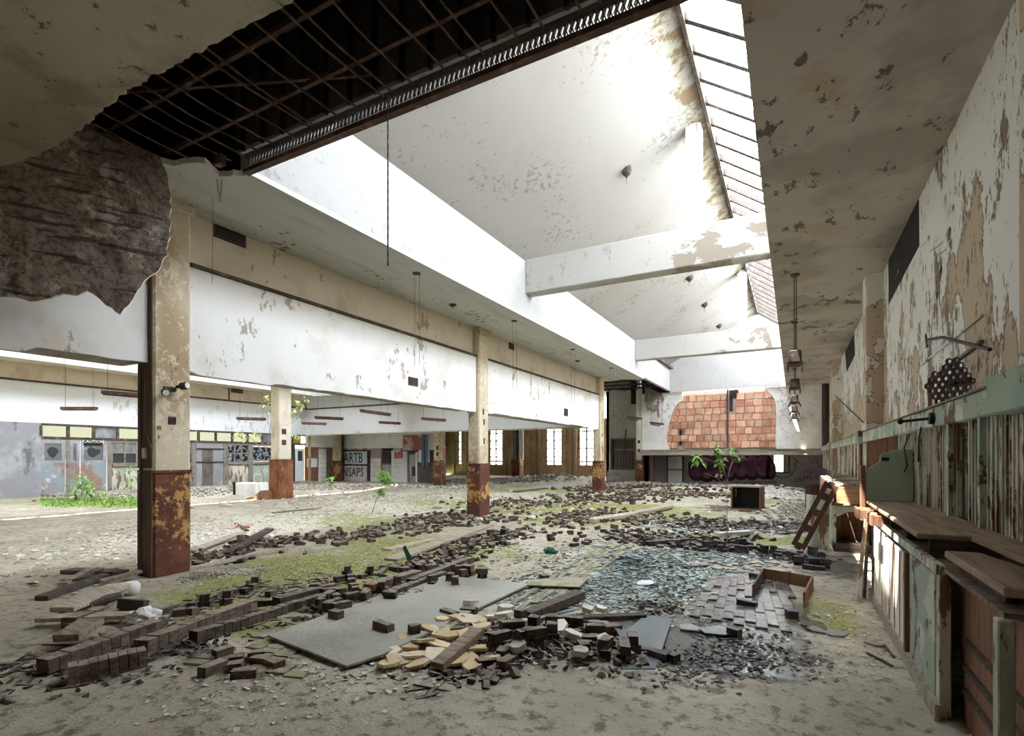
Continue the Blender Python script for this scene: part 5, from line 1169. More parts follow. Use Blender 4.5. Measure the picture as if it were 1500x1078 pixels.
plank((345, 768), (362, 778), .08, .03, 'dark_timber', 'small dark stick by the flat reddish board')
for i in range(9):
    a0 = (uni(70, 150), uni(845, 965)); ln_ = uni(45, 95); plank(a0, (a0[0] + ln_, a0[1] - ln_ * uni(.15, .4)), uni(.07, .16), uni(.025, .05), R.choice(('old_timber', 'dark_timber', 'pale_timber')), 'weathered broken board in the near left timber pile', uni(.0, .05), uni(.02, .10))['group'] = 'boards of the near left timber pile'
# grey sheet
shp = [gp(*p) for p in ((392, 939), (508, 985), (560, 968), (628, 934), (700, 898), (776, 861), (700, 853), (634, 848), (600, 862), (520, 892))]
mb = MB(); Z = [floor_z(p.x, p.y) + .028 for p in shp]; mz = max(Z) * .5 + .02
flat_poly(mb, [(p.x, p.y) for p in shp], mz - .012, mz + .006)
for p in shp: pass
sheet = tag(mb.build('lino_sheet', 'lino'), 'large grey-green floor sheet strewn with grit', 'floor sheet')
shp2 = [gp(*p) for p in ((772, 863), (848, 866), (862, 853), (830, 851), (776, 855))]
mb = MB(); flat_poly(mb, [(p.x, p.y) for p in shp2], mz - .01, mz + .008); tag(mb.build('lino_sheet', 'floor_wood_dry'), 'small mossy grey offcut touching the large sheet corner', 'floor sheet')
shp3 = [gp(*p) for p in ((905, 985), (915, 930), (945, 905), (985, 910), (960, 985))]
mb = MB(); flat_poly(mb, [(p.x, p.y) for p in shp3], .012, .03); tag(mb.build('lino_sheet', 'shard_slate'), 'wet slate-grey sheet beside the dark puddle', 'floor sheet')
# drifts
drift([(478, 900), (520, 880), (565, 868), (640, 845), (660, 838)], 54, .14, 'dark wooden floor block in the pile along the grey sheet', G + ' along the grey sheet', align=.35)
drift([(600, 838), (660, 810), (700, 800), (745, 790), (755, 778)], 38, .28, 'dark wooden floor block in the pile behind the wide grey plank', G + ' behind the wide plank', align=.5)
drift([(560, 865), (600, 855), (650, 835)], 12, .3, 'dark wooden floor block strewn at the upper edge of the grey sheet', G + ' at the sheet edge')
drift([(240, 905), (300, 892), (350, 868), (385, 862)], 16, .12, 'dark wooden floor block in the row on the moss', G + ' in the mossy row', align=.4, stack=.3)
drift([(380, 885), (470, 872), (545, 850)], 14, .18, 'dark wooden floor block at the far edge of the block strips', G + ' past the strips')
drift([(290, 828), (340, 808), (400, 795), (460, 790)], 24, .3, 'brown wooden floor block in the drift beyond the nearest column', G + ' beyond the nearest column', 'block_brown', stack=.35)
drift([(470, 790), (560, 772), (640, 768), (690, 762)], 28, .45, 'brown wooden floor block in the long drift toward the middle column', G + ' toward the middle column', 'block_brown')
drift([(835, 800), (880, 782), (930, 780), (975, 792)], 22, .4, 'dark wooden floor block scattered on moss by the pole', G + ' by the pole')
drift([(965, 797), (1020, 806), (1075, 808), (1140, 812), (1200, 824)], 46, .14, 'wet black floor block in the heap across the damp floor', G + ' across the damp floor', 'block_wet', align=.6, stack=.4)
drift([(1170, 830), (1210, 832)], 8, .12, 'wet black floor block at the end of the heap by the workbench', G + ' by the workbench', 'block_wet')
drift([(705, 980), (760, 955), (820, 938), (890, 950), (905, 978)], 40, .15, 'dark wooden floor block in the near rubble heap', G + ' in the near rubble heap', stack=.3)
drift([(300, 978), (380, 962), (420, 975), (330, 990)], 8, .2, 'dark wooden floor block at the near edge of the strips', G + ' at the near edge', 'block_brown')
for px, py, lb in ((492, 913, 'dark block lying alone on the left part of the grey sheet'), (561, 931, 'small dark block in the middle of the gritty grey sheet'), (607, 936, 'dark block at the front edge of the grey sheet'), (572, 883, 'dark block on the upper edge of the grey sheet'), (658, 905, 'dark block where the grey sheet meets ochre rubble'), (686, 900, 'dark block topped with plaster by the ochre rubble'),
                       (1106, 847, 'small black block left of the open drawer frame'), (1094, 888, 'black block on the wet laid floor before the drawer frame'), (1160, 905, 'tiny black block on the damp patch by the drawer frame'), (965, 968, 'black block at the near edge of the wet floor'), (983, 970, 'second black block at the near edge of the wet floor'), (1076, 932, 'black block standing in the dark puddle'), (844, 793, 'lone dark block on moss near the green bottle glass'), (797, 850, 'dark block with green glass on it')):
    p = gp(px, py); PLACED.append((p.x, p.y, .08)); block(p.x, p.y, max(floor_z(p.x, p.y) - .004, (mz + .006) if px < 640 else -1), uni(-.6, .6), lb, None, 'block_wet' if px > 900 else 'block_wood')
p = gp(543, 872); block(p.x, p.y, floor_z(p.x, p.y) + .05, .3, 'single reddish block in the dark pile along the grey sheet', None, 'rust_orange')
# the rest of the blocks, too many and too small to pick apart
def scatter(name, label, cat, path, n, spread, smin, smax, shapes, m_, rough=0.0):
    mb = MB(); P = [gp(*p) for p in path]; seg = [(P[i + 1] - P[i]).length for i in range(len(P) - 1)]; tot = sum(seg)
    for _ in range(n):
        t = R.uniform(0, tot); i = 0
        while t > seg[i] and i < len(seg) - 1: t -= seg[i]; i += 1
        dv_ = (P[i + 1] - P[i]).normalized(); q = P[i] + dv_ * t + Vector((max(-2 * spread, min(2 * spread, R.gauss(0, spread))), max(-2 * spread, min(2 * spread, R.gauss(0, spread))), 0))
        if q.x > .68 or q.x < -25 or q.y > 38.6 or (q.x > -7.8 and q.y > 30.9) or (-12.2 < q.x <= -7.8 and q.y > 32.6) or (q.x < -20.3 and q.y > 24.4) or (-8.0 < q.x < -7.3 and q.y > 29.0): continue
        if any(abs(q.x - cx) < .42 and abs(q.y - cy) < .48 for cx, cy in COLS): continue
        s_ = R.uniform(smin, smax); z = floor_z(q.x, q.y)
        M = Matrix.Translation((q.x, q.y, z + s_ * .25)) @ Euler((R.uniform(-.5, .5), R.uniform(-.5, .5), R.uniform(0, 6.3))).to_matrix().to_4x4()
        if shapes == 'box': mb.obox(M, s_ * R.uniform(1, 1.9), s_, s_ * R.uniform(.6, .95))
        elif shapes == 'sliver':
            M = Matrix.Translation((q.x, q.y, z + s_ * .12)) @ Euler((R.gauss(0, .2), R.gauss(0, .12), R.uniform(0, 6.3))).to_matrix().to_4x4()
            mb.obox(M, s_ * R.uniform(2, 5), s_ * R.uniform(.3, .6), s_ * R.uniform(.12, .3))
        elif shapes == 'chip':
            n_ = R.choice((3, 4, 4, 5)); th = s_ * R.uniform(.08, .3); a0 = R.uniform(0, 6.3)
            M = Matrix.Translation((q.x, q.y, z + th * .6 + .004)) @ Euler((R.gauss(0, rough), R.gauss(0, rough), a0)).to_matrix().to_4x4()
            mb.prism([M @ Vector((s_ * R.uniform(.5, 1) * math.cos(k * 6.283 / n_), s_ * R.uniform(.4, 1) * math.sin(k * 6.283 / n_), -th / 2)) for k in range(n_)], M.to_3x3() @ Vector((0, 0, th)))
        else:
            mb.add([M @ Vector((s_ * R.uniform(.4, .8) * a, s_ * R.uniform(.4, .8) * b, s_ * R.uniform(.3, .6) * c)) for a, b, c in ((1, 0, 0), (-1, 0, 0), (0, 1, 0), (0, -1, 0), (0, 0, 1), (0, 0, -1))], [(0, 2, 4), (2, 1, 4), (1, 3, 4), (3, 0, 4), (2, 0, 5), (1, 2, 5), (3, 1, 5), (0, 3, 5)])
    return tag(mb.build(name, m_), label, cat, None, 'stuff')
COLS = [(-7.6, 4.05), (-7.6, 12.1), (-7.6, 22.1), (-7.6, 29.1), (-17.25, 13.4), (-17.2, 23.45), (-18.55, 35.25)]
W = 'scattered_blocks'
scatter(W, 'small broken blocks filling the pile along the grey sheet', 'blocks', [(470, 905), (565, 870), (670, 835)], 150, .15, .04, .07, 'box', 'block_wood')
scatter(W, 'small broken blocks filling the pile behind the wide grey plank', 'blocks', [(600, 838), (700, 800), (760, 778)], 170, .28, .05, .08, 'box', 'block_wood')
scatter(W, 'small broken blocks filling the near rubble heap', 'blocks', [(690, 985), (790, 945), (905, 965)], 170, .17, .03, .065, 'box', 'block_wood')
for lb, pa_, n, sp_, a, b in (
    ('small dark floor blocks strewn around the weathered pole', [(835, 770), (900, 755), (975, 760)], 300, .8, .07, .11), ('dark blocks strewn in a band before the far rubble', [(860, 730), (950, 728), (1060, 726)], 420, 1.1, .08, .14), ('small brown blocks filling the long drift toward the middle column', [(470, 795), (600, 772), (700, 764)], 200, .5, .05, .10),
    ('small dark blocks between the shard carpet and the cabinet', [(900, 790), (1000, 790), (1060, 790)], 200, .45, .05, .1), ('small blocks heaped around the middle column foot', [(640, 765), (720, 752)], 130, .8, .06, .11), ('broken blocks beyond the nearest column', [(280, 825), (420, 792)], 110, .35, .04, .1), ('dark wet bits left of the overturned cabinet', [(1010, 768), (1060, 766)], 110, .5, .05, .1),
    ('blocks piled between the far columns', [(880, 718), (1000, 716)], 260, 1.1, .1, .18), ('blocks spread over the moss behind the middle column', [(700, 735), (850, 738)], 170, 1.0, .06, .1)): scatter(W, lb, 'blocks', pa_, n, sp_, a, b, 'box', 'block_wood')
for lb, pa_, n, sp_, a, b in (('splintered block bits along the grey sheet', [(478, 900), (565, 868), (660, 838)], 260, .14, .025, .07), ('splintered block bits behind the wide grey plank', [(600, 838), (700, 800), (755, 780)], 300, .25, .025, .08), ('small block bits along the far mossy row', [(240, 905), (350, 868), (540, 850)], 200, .2, .03, .07), ('splinters among the near left strips', [(90, 985), (240, 930), (400, 900)], 300, .25, .02, .07), ('splinters in the near rubble heap', [(640, 985), (760, 945), (900, 950)], 320, .22, .02, .07), ('splinters in the wet block heap', [(965, 797), (1075, 808), (1200, 824)], 240, .14, .03, .08)):
    scatter('wood_splinters', lb, 'splinters', pa_, n, sp_, a, b, 'sliver', 'block_wood' if 'wet' not in lb else 'block_wet')
for lb, pa_, n, sp_, a, b in (('black wet wood chips in the near puddle', [(960, 990), (1060, 960), (1160, 965)], 800, .2, .008, .032), ('black chips before the drawer frame', [(1000, 920), (1120, 930)], 200, .18, .008, .03), ('black chips between the wet block heap and the cabinet', [(1060, 800), (1200, 820)], 200, .22, .02, .06), ('black wet litter right of the overturned cabinet', [(1120, 775), (1180, 765)], 320, .55, .03, .10), ('black litter on the pale puddle before the cabinet', [(1000, 775), (1120, 770)], 160, .5, .03, .08)): scatter('wet_chips', lb, 'chips', pa_, n, sp_, a, b, 'chip', 'block_wet', .2)
for lb, pa_, n, sp_, a, b in (('teal glass fragments carpeting the floor right of the small offcut', [(800, 860), (900, 850), (960, 850)], 1500, .40, .015, .055), ('teal and slate fragments around the blue-grey sack', [(900, 830), (1000, 815), (1080, 815)], 1300, .45, .02, .07), ('teal fragments left of the drawer frame', [(960, 860), (1060, 840)], 900, .35, .015, .055), ('teal fragments between the grey sheet and the mossy laid floor', [(760, 885), (830, 870), (880, 840)], 900, .26, .012, .05), ('sparse teal fragments around the green bottle glass', [(760, 830), (860, 805), (960, 800)], 500, .5, .015, .05), ('teal crumbs along the wet grey sheet', [(880, 885), (960, 885)], 400, .2, .015, .05), ('loose teal fragments beyond the wet block heap', [(950, 790), (1040, 775)], 300, .7, .03, .08)): scatter('glass_fragments', lb, 'fragments', pa_, n, sp_, a, b, 'chip', 'shard_teal', .14)
for lb, pa_, n, sp_, a, b in (('pale crumbs on the bright floor beyond the nearest column', [(270, 790), (420, 760), (560, 745)], 1100, 1.2, .02, .07), ('pale crumbs around the middle column', [(560, 745), (800, 730)], 800, 1.6, .03, .09), ('pale crumbs left of the nearest column', [(110, 830), (200, 800), (260, 770)], 600, 1.0, .02, .08), ('pale crumbs between the ochre pieces', [(560, 985), (700, 940), (850, 940)], 800, .26, .012, .045), ('fine grit along the cabinet foot', [(1200, 990), (1290, 900)], 450, .25, .008, .025), ('pale crumbs on the moss by the pole', [(800, 745), (1000, 775)], 450, 1.2, .03, .08), ('white grit spread on the grey sheet', [(430, 945), (600, 900), (700, 870)], 900, .22, .005, .014), ('pale crumbs on the laid wet floor', [(950, 900), (1040, 880)], 120, .3, .01, .03), ('crumbs on the long moss patch', [(330, 850), (600, 810)], 300, .6, .012, .035), ('crumbs before the near strips', [(250, 1010), (500, 1000)], 300, .3, .01, .03)): scatter('plaster_crumbs', lb, 'crumbs', pa_, n, sp_, a, b, 'chip', 'plaster_chunk', .25)
for lb, pa_, n, sp_, a, b in (('grey rubble heaped before the painted recess', [(900, 712), (1000, 716), (1130, 718), (1180, 722)], 1300, .9, .06, .22), ('grey rubble spread along the tiled rear wall', [(420, 717), (640, 712)], 700, 1.0, .06, .2), ('grey rubble by the smashed windows', [(250, 724), (400, 720)], 420, 1.0, .06, .2), ('grey rubble below the tall far windows', [(660, 706), (760, 703), (860, 702)], 900, 1.5, .08, .25), ('grey rubble before the double doors', [(100, 728), (260, 728)], 380, .8, .06, .2), ('small stones heaped at the nearest column foot', [(290, 845), (370, 838)], 700, .16, .015, .045), ('rubble in front of the brown upright boards', [(1160, 765), (1190, 740)], 260, .5, .05, .16)): scatter('grey_rubble', lb, 'rubble', pa_, n, sp_, a, b, 'lump', 'rubble_grey')
for lb, pa_, n, sp_, a, b in (('white rubble pile under the tall far windows', [(780, 701), (860, 701)], 420, 1.0, .08, .28), ('white rubble at the end column', [(930, 710), (1000, 712)], 320, .8, .08, .26), ('white rubble right of the overturned cabinet', [(1120, 726), (1152, 732)], 420, .6, .06, .2), ('white rubble round the red-daubed column', [(620, 714), (680, 716)], 160, 1.2, .06, .18), ('white crumbs along the sunlit side floor', [(420, 735), (700, 722)], 300, 1.4, .05, .14), ('white rubble under the purple lettering', [(1020, 712), (1100, 714)], 300, .8, .08, .25)): scatter('white_rubble', lb, 'rubble', pa_, n, sp_, a, b, 'lump', 'rubble_white')
for lb, pa_, n, sp_, a, b in (('dark bark litter in the near rubble heap', [(700, 950), (790, 930), (860, 970)], 900, .18, .012, .045), ('dark litter under the near left strips', [(90, 985), (330, 930)], 600, .3, .012, .045), ('dark litter under the block pile', [(490, 890), (640, 850)], 500, .2, .012, .04), ('dark litter by the wet grey sheet', [(940, 885), (980, 895)], 150, .12, .02, .05)): scatter('bark_litter', lb, 'litter', pa_, n, sp_, a, b, 'chip', 'dark_timber', .5)
# ---- chunks that can be told apart
def chunk(px, py, s_, th, m_, label, group=None, name='plaster_chunk', cat='plaster piece', z0=0, tilt=.25, seed=None):
    p = gp(px, py); rr = random.Random(seed if seed is not None else int(px * 7 + py)); n_ = rr.choice((5, 6, 7)); mb = MB()
    pg = []
    for k in range(n_):
        a = k * 6.283 / n_ + rr.uniform(-.3, .3); r_ = s_ * rr.uniform(.7, 1.1); pg.append(Vector((r_ * math.cos(a), r_ * .75 * math.sin(a), 0)))
    mb.prism(pg, (0, 0, th)); o = mb.build(name, m_, bevel=min(.003, th * .15)); tx, ty = rr.uniform(-tilt, tilt), rr.uniform(-tilt, tilt)
    o.rotation_euler = (tx, ty, rr.uniform(0, 6.3)); o.location = (p.x, p.y, floor_z(p.x, p.y) + z0 + s_ * .55 * (abs(tx) + abs(ty)) * .8)
    return tag(o, label, cat, group)
och = [(655, 940, .16), (620, 948, .12), (690, 925, .14), (672, 915, .10), (608, 965, .13), (640, 968, .15), (700, 958, .12), (662, 960, .11), (585, 972, .1), (715, 975, .1), (630, 930, .1), (720, 910, .08), (600, 952, .08), (570, 978, .12), (690, 978, .13)]
och += [(598, 940, .1), (645, 952, .12), (675, 972, .12), (575, 960, .09), (706, 940, .1), (648, 915, .08), (615, 978, .1), (682, 945, .1)]
for px, py, s_ in och: chunk(px, py, s_ * 1.15, .025, 'ochre_chunk', 'flat ochre plaster piece in the rubble at the sheet edge', 'ochre plaster pieces in the near rubble', z0=.012)
whc = [(740, 918, .10), (818, 942, .14), (838, 955, .10), (870, 925, .08), (770, 940, .07), (812, 930, .09), (885, 962, .08), (860, 900, .09), (880, 902, .07), (740, 900, .1), (760, 968, .09), (850, 975, .08), (690, 893, .09)]
for px, py, s_ in whc: chunk(px, py, s_, .05, 'plaster_chunk', 'pale broken plaster lump in the near rubble heap', 'pale plaster lumps in the near rubble', z0=.03)
slc = [(830, 905, .13), (852, 928, .15), (790, 925, .1), (875, 930, .17), (893, 938, .14), (820, 918, .1), (738, 898, .08), (910, 945, .12)]
for px, py, s_ in slc: chunk(px, py, s_, .012, 'shard_slate', 'slate-grey flat shard leaning in the near rubble heap', 'slate shards in the near rubble', 'slate_shard', 'shard', z0=.04, tilt=.5)
tea = [(870, 843, .20), (935, 862, .16), (865, 860, .12), (950, 895, .10), (990, 815, .18), (1030, 828, .14), (880, 800, .2), (905, 842, .1), (960, 842, .12), (1000, 845, .13), (1050, 832, .15), (925, 835, .1), (1070, 845, .12), (985, 870, .1), (900, 870, .12), (1010, 862, .12), (1085, 838, .14), (850, 872, .1), (940, 822, .14), (1110, 830, .12), (905, 800, .16), (780, 870, .1), (760, 880, .08), (820, 858, .1), (1015, 895, .08)]
for px, py, s_ in tea: chunk(px, py, s_ * .75, .008, 'shard_teal', 'large flat teal glass fragment among the shard carpet', 'large teal glass fragments', 'glass_shard', 'shard', z0=.012, tilt=.06)
tag(chunk(945, 858, .15, .01, 'pale_blue', 'broad pale blue glass pane piece beside the wet sheet', None, 'glass_pane_piece', 'shard', z0=.02, tilt=.03))
for px, py, s_, lb in ((1280, 945, .09, 'grey square tile piece on the dusty floor by the cabinet'), (1195, 925, .12, 'slate-blue flat piece at the damp edge'), (1225, 930, .11, 'pale curved slate piece on the moss edge'), (1050, 927, .2, 'broad grey flat piece lying in the puddle'), (1010, 922, .14, 'narrow grey flat piece in the puddle')):
    chunk(px, py, s_, .012, 'shard_slate', lb, None, 'slate_piece', 'tile piece', z0=.008, tilt=.04)
for px, py, s_ in ((270, 745, .3), (330, 742, .3), (430, 738, .25), (610, 752, .2), (700, 768, .15), (780, 762, .14), (640, 745, .2)): chunk(px, py, s_, .06, 'plaster_chunk', 'pale slab of fallen plaster on the bright side floor', 'fallen plaster slabs in the side hall', z0=.02)
# ---- laid floor blocks still in place (parts of the floor)
def laid(quad, na, nb, m_, skip, zt):
    A, B, C, D = [gp(*p) for p in quad]
    for i in range(na):
        for j in range(nb):
            if R.random() < skip: continue
            off = .5 * (i % 2)
            def pt(s, t):
                return A.lerp(B, s).lerp(D.lerp(C, s), t)
            s0, s1 = (i + .04) / na, (i + .96) / na; t0, t1 = min(1, (j + off + .03) / nb), min(1, (j + off + .97) / nb)
            if t1 - t0 < .02: continue
            q = [pt(s0, t0), pt(s1, t0), pt(s1, t1), pt(s0, t1)]; c = sum(q, Vector()) / 4
            z = floor_z(c.x, c.y) + zt + R.uniform(-.003, .003)
            mb = MB(); mb.prism([Vector((v.x, v.y, z - .05)) for v in q], (0, 0, .05)); mb.build('laid_block', m_, floor)
laid(((1010, 905), (1200, 935), (1150, 848), (1042, 846)), 11, 9, 'floor_wood', .12, .022)
laid(((720, 905), (790, 905), (930, 800), (880, 796)), 7, 14, 'floor_wood_dry', .25, .02)
laid(((250, 985), (440, 1000), (520, 935), (400, 922)), 6, 11, 'floor_wood_dry', .4, .016)
# ---- single recognisable objects
dw = [gp(*p) for p in ((1103, 876), (1118, 849), (1190, 862), (1178, 888))]
o = empty('drawer_frame', (dw[0] + dw[2]) / 2, 'open brown drawer frame without bottom lying on the wet floor', 'drawer')
for a, b in ((0, 1), (1, 2), (2, 3)): p, q = dw[a].copy(), dw[b].copy(); p.z = q.z = .075; MB().bar(p, q, .022, .15).build('side', 'red_wood' if a else 'dark_timber', o, bevel=.003)
# overturned cabinet
cb = gp(1092, 748); cb = empty('cabinet_box', cb, 'overturned wooden cabinet with open black front on the far floor', 'cabinet', rz=-.12)
w_, h_, d_ = .84, .74, .60; t = .05
for nm, b6, m_ in (('top', (-w_ / 2, w_ / 2, 0, d_, h_ - t, h_), 'pale_timber'), ('bottom', (-w_ / 2, w_ / 2, 0, d_, 0, t), 'red_wood'), ('side', (-w_ / 2, -w_ / 2 + t, 0, d_, t, h_ - t), 'red_wood'), ('side', (w_ / 2 - t, w_ / 2, 0, d_, t, h_ - t), 'red_wood'), ('back', (-w_ / 2, w_ / 2, d_ - .02, d_, t, h_ - t), 'paint_black'), ('lining', (-w_ / 2 + t, w_ / 2 - t, .05, d_ - .02, t, t + .01), 'paint_black'), ('lining', (-w_ / 2 + t, -w_ / 2 + t + .01, .05, d_ - .02, t, h_ - t), 'paint_black'), ('lining', (w_ / 2 - t - .01, w_ / 2 - t, .05, d_ - .02, t, h_ - t), 'paint_black')):
    ob = MB().box(*b6).build(nm, m_, cb, bevel=.006, fix=True)
MB().tube([(-.28, .02, .40), (-.26, .0, .48), (-.26, .0, .56), (-.28, .02, .62)], .012, 6).build('handle', 'pale_timber', cb, fix=True)
# crumpled bag, white ball, bluish bag
def crumple(name, px, py, sx, sy, sz, m_, label, cat, seed):
    p = gp(px, py); mb = MB(); nu, nv = 18, 10; rr = Vector((seed * 3.1, seed, 0)); vs = []
    for j in range(nv + 1):
        th = math.pi * j / nv
        for i in range(nu):
            a = 2 * math.pi * i / nu; d_ = Vector((math.sin(th) * math.cos(a), math.sin(th) * math.sin(a), math.cos(th))); k = 1 + .5 * mnoise.noise(d_ * 2.2 + rr) + .25 * mnoise.noise(d_ * 6 + rr)
            vs.append((d_.x * sx * k, d_.y * sy * k, max(0, sz * (.45 + d_.z * k * .55))))
    mb.add(vs, [(j * nu + i, j * nu + (i + 1) % nu, (j + 1) * nu + (i + 1) % nu, (j + 1) * nu + i) for j in range(nv) for i in range(nu)]); o = mb.build(name, m_); o.location = (p.x, p.y, floor_z(p.x, p.y)); PLACED.append((p.x, p.y, sx)); return tag(o, label, cat)
crumple('plastic_bag', 212, 918, .16, .12, .14, 'white_thing', 'crumpled white plastic bag between the block strips', 'bag', 2)
crumple('plastic_bag', 922, 824, .20, .12, .13, 'bluegrey_bag', 'crumpled blue-grey sack lying on the glass shards', 'sack', 5)
p = gp(193, 872); o = tag(MB().lathe([(.03, 0), (.07, .015), (.088, .06), (.086, .11), (.06, .15), (.045, .155)], 14, (0, 0, 0)).build('paper_cup', 'white_thing', smooth=True), 'small round white cup lying on the moss', 'cup'); o.location = (p.x, p.y, floor_z(p.x, p.y))
# white appliance pieces in the side hall
p = gp(352, 727); o = empty('white_appliance', p, 'tipped white appliance box on the far rubble by the smashed window', 'appliance')
MB().box(p.x - .35, p.x + .35, p.y, p.y + .6, 0, .55).build('body', 'white_thing', o, bevel=.04); MB().box(p.x - .40, p.x - .33, p.y - .05, p.y + .5, .05, .55).build('opening', 'paint_black', o)
p = gp(375, 726); o = tag(MB().prism([(p.x - .3, p.y, 0), (p.x + .35, p.y, 0), (p.x + .22, p.y, .55), (p.x - .12, p.y, .5)], (0, .4, 0)).build('white_bin', 'white_thing', bevel=.03), 'small tapered white bin next to the tipped appliance', 'bin')
p = gp(374, 732); tag(MB().prism([(p.x - .7, p.y, 0), (p.x + .4, p.y, 0), (p.x + .3, p.y, .35), (p.x - .1, p.y, .12)], (0, .5, 0)).build('brown_panel', 'red_wood'), 'bent brown panel lying beside the orange-cased column', 'panel')
# green glass pieces, orange wedge
p = gp(597, 823); o = tag(MB().prism([(0, 0, 0), (.10, 0, 0), (-.02, 0, .26), (-.06, 0, .22)], (0, .012, 0)).build('green_shard', 'green_glass'), 'upright dark green glass shard beside the wide grey plank', 'shard'); o.location = (p.x, p.y, floor_z(p.x, p.y)); o.rotation_euler = (.2, 0, .3)
crumple('green_bottle_glass', 806, 812, .11, .08, .10, 'green_glass', 'lump of green bottle glass on the mossy floor', 'glass', 9)
p = gp(1190, 812); o = tag(MB().box(-.09, .09, -.06, .06, 0, .07).build('wood_offcut', 'orange_wood', bevel=.006), 'small yellow wood offcut behind the wet block heap', 'offcut'); o.location = (p.x, p.y, floor_z(p.x, p.y))
p = gp(250, 905); 
p = gp(192, 905); o = tag(MB().box(-.17, .17, -.03, .03, 0, .17).build('upright_board', 'dark_timber', bevel=.006), 'dark square board standing on edge behind the white bag', 'board'); o.location = (p.x, p.y, floor_z(p.x, p.y)); o.rotation_euler = (-.15, 0, .25)
p = gp(557, 706); 
# ================================================================== PLANTS
def leaf(mb, c, d, ln, wd, droop):
    d = d.normalized(); s = d.cross(Vector((0, 0, 1)));
    if s.length < .05: s = Vector((1, 0, 0))
    s.normalize(); up = s.cross(d)
    a = c; m1 = c + d * ln * .45 - Vector((0, 0, droop * ln * .2)); e = c + d * ln - Vector((0, 0, droop * ln * .8))
    mb.add([a, m1 + s * wd, e, m1 - s * wd, m1 + up * wd * .25], [(0, 1, 4), (1, 2, 4), (2, 3, 4), (3, 0, 4)])
def cluster(mb, c, n, ln, rad, rr):
    for _ in range(n):
        d = Vector((rr.uniform(-1, 1), rr.uniform(-1, 1), rr.uniform(-.6, .5)))
        leaf(mb, c + d * rad * rr.random(), d, ln * rr.uniform(.6, 1.2), ln * rr.uniform(.16, .26), rr.uniform(.2, .9))
def plant(name, base, joints, tips, n, ln, rad, label, mat_='leaf', seed=1, r0=.012, cat='sapling'):
    rr = random.Random(seed); o = empty(name, base, label, cat)
    mb = MB()
    for j in joints: mb.tube(j, [r0 * (1 - .55 * i / (len(j) - 1)) for i in range(len(j))], 5)
    mb.build('stem', 'stem', o); mb = MB()
    for t in tips: cluster(mb, t, n, ln, rad, rr)
    mb.build('foliage', mat_, o); return o
d0 = 1224 / (795 - 669); B0 = gp(1065, 795)
def D(px, py, dd=0): return dp(px, py, d0 + dd)
sap = plant('maple_sapling', B0, [[B0, D(1065, 745), D(1064, 715), D(1068, 690), D(1073, 668, .1)], [D(1064, 712), D(1050, 700, .1), D(1032, 693, .1)], [D(1065, 705), D(1058, 685, -.1), D(1048, 662, -.1)], [D(1057, 683, -.1), D(1040, 674), D(1026, 670)], [D(1068, 690), D(1074, 676, .1), D(1080, 668, .1)]],
      [D(1020, 668), D(1024, 674), D(1049, 655, -.1), D(1051, 663, -.1), D(1056, 672, -.1), D(1081, 669, .1), D(1071, 657, .1), D(1054, 678)], 18, .12, .07, 'slender green sapling growing before the overturned cabinet', seed=3, r0=.009)
mb = MB(); rr_ = random.Random(8); cluster(mb, D(1053, 694), 12, .09, .05, rr_); mb.build('foliage', 'leaf_yellow', sap)
d0 = 1224 / (752 - 669); B1 = gp(545, 752)
plant('green_shoot', B1, [[B1, D(550, 735), D(557, 720), D(562, 705), D(562, 692)], [D(556, 722), D(566, 716)]], [D(562, 690), D(558, 694), D(566, 695), D(560, 716), D(556, 721), D(565, 701)], 22, .16, .14, 'bright green shoot growing out of the pale side floor', seed=5, cat='plant')
d0 = 1224 / (712 - 669)
B2 = gp(563, 712); plant('green_shoot', B2, [[B2, D(563, 700), D(565, 694)]], [D(563, 703), D(568, 698), D(559, 705), D(571, 705), D(565, 692)], 22, .32, .3, 'leafy green bush in front of the tiled rear wall', seed=6, cat='plant')
B3 = gp(485, 714); d0 = 1224 / 45; plant('green_shoot', B3, [[B3, D(484, 700)]], [D(483, 703), D(487, 698)], 12, .3, .2, 'small green plant at the foot of the rusty pilaster', seed=7, cat='plant')
d0 = 1224 / (722 - 669); B4 = gp(388, 722)
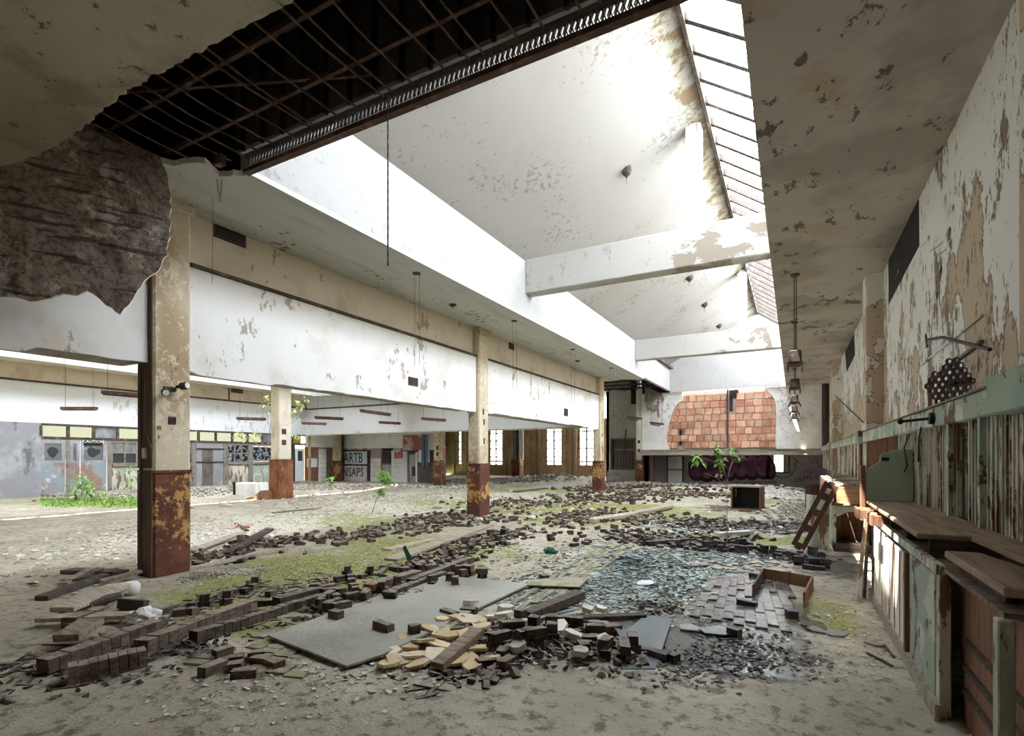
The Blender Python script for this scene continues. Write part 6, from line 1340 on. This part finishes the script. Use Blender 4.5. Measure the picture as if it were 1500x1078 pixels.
plant('young_tree', B4, [[B4, D(384, 690), D(392, 650), D(398, 610), D(396, 585)], [D(388, 665), D(372, 645), D(352, 632)], [D(392, 650), D(410, 640, 1), D(432, 615, 1.5)], [D(390, 660), D(380, 640), D(376, 628)], [D(395, 625), D(430, 600, 1), D(445, 592, 1)]],
      [D(392, 580), D(398, 588), D(388, 592), D(394, 602), D(436, 588, 1), D(442, 596, 1), D(432, 600, 1), D(446, 585, 1), D(436, 612, 1), D(352, 634), D(362, 640), D(346, 638), D(374, 633), D(440, 640, 1), D(432, 636, 1)], 14, .20, .28, 'pale leafy young tree tangled around the orange-cased column', 'leaf_yellow', 9, .02, 'tree')
d0 = 1224 / (735 - 669); B5 = gp(125, 735)
plant('weed_shrub', B5, [[B5, D(122, 715), D(118, 690)], [D(122, 718), D(130, 700)]], [D(112, 712), D(120, 708), D(130, 706), D(118, 698), D(126, 718), D(110, 722), D(138, 716)], 20, .22, .3, 'green weedy shrub in front of the double doors', seed=10, cat='shrub')
B6 = gp(192, 735); plant('weed_shrub', B6, [[B6, D(192, 715), D(190, 690)]], [D(190, 688), D(194, 700), D(188, 710)], 14, .18, .2, 'thin green weed against the paned window left of the nearest column', seed=11, cat='weed')
mb = MB(); rr_ = random.Random(4)
for _ in range(2600):
    p = gp(rr_.uniform(60, 205), rr_.gauss(736, 3.2)); leaf(mb, Vector((p.x, p.y, floor_z(p.x, p.y))), Vector((rr_.uniform(-1, 1), rr_.uniform(-1, 1), rr_.uniform(.5, 1.6))), rr_.uniform(.06, .16), .018, .3)
tag(mb.build('ground_weeds', 'leaf'), 'low bright green weeds spreading by the side hall kerb', 'weeds', None, 'stuff')
mb = MB()
for bx_, by_, rx, ry, wt in MOSS[:9] + MOSS[9:12] + [MOSS[12]]:
    for _ in range(int(500 * wt * min(2, rx * ry * 2))):
        x, y = rr_.gauss(bx_, rx * .55), rr_.gauss(by_, ry * .55)
        if x > .7: continue
        leaf(mb, Vector((x, y, floor_z(x, y) - .002)), Vector((rr_.uniform(-1, 1), rr_.uniform(-1, 1), rr_.uniform(.3, 1.2))), rr_.uniform(.012, .035), .006, .3)
tag(mb.build('moss_tufts', 'moss'), 'dull green moss growing in patches over the floor', 'moss', None, 'stuff')
print('blocks', NB[0])
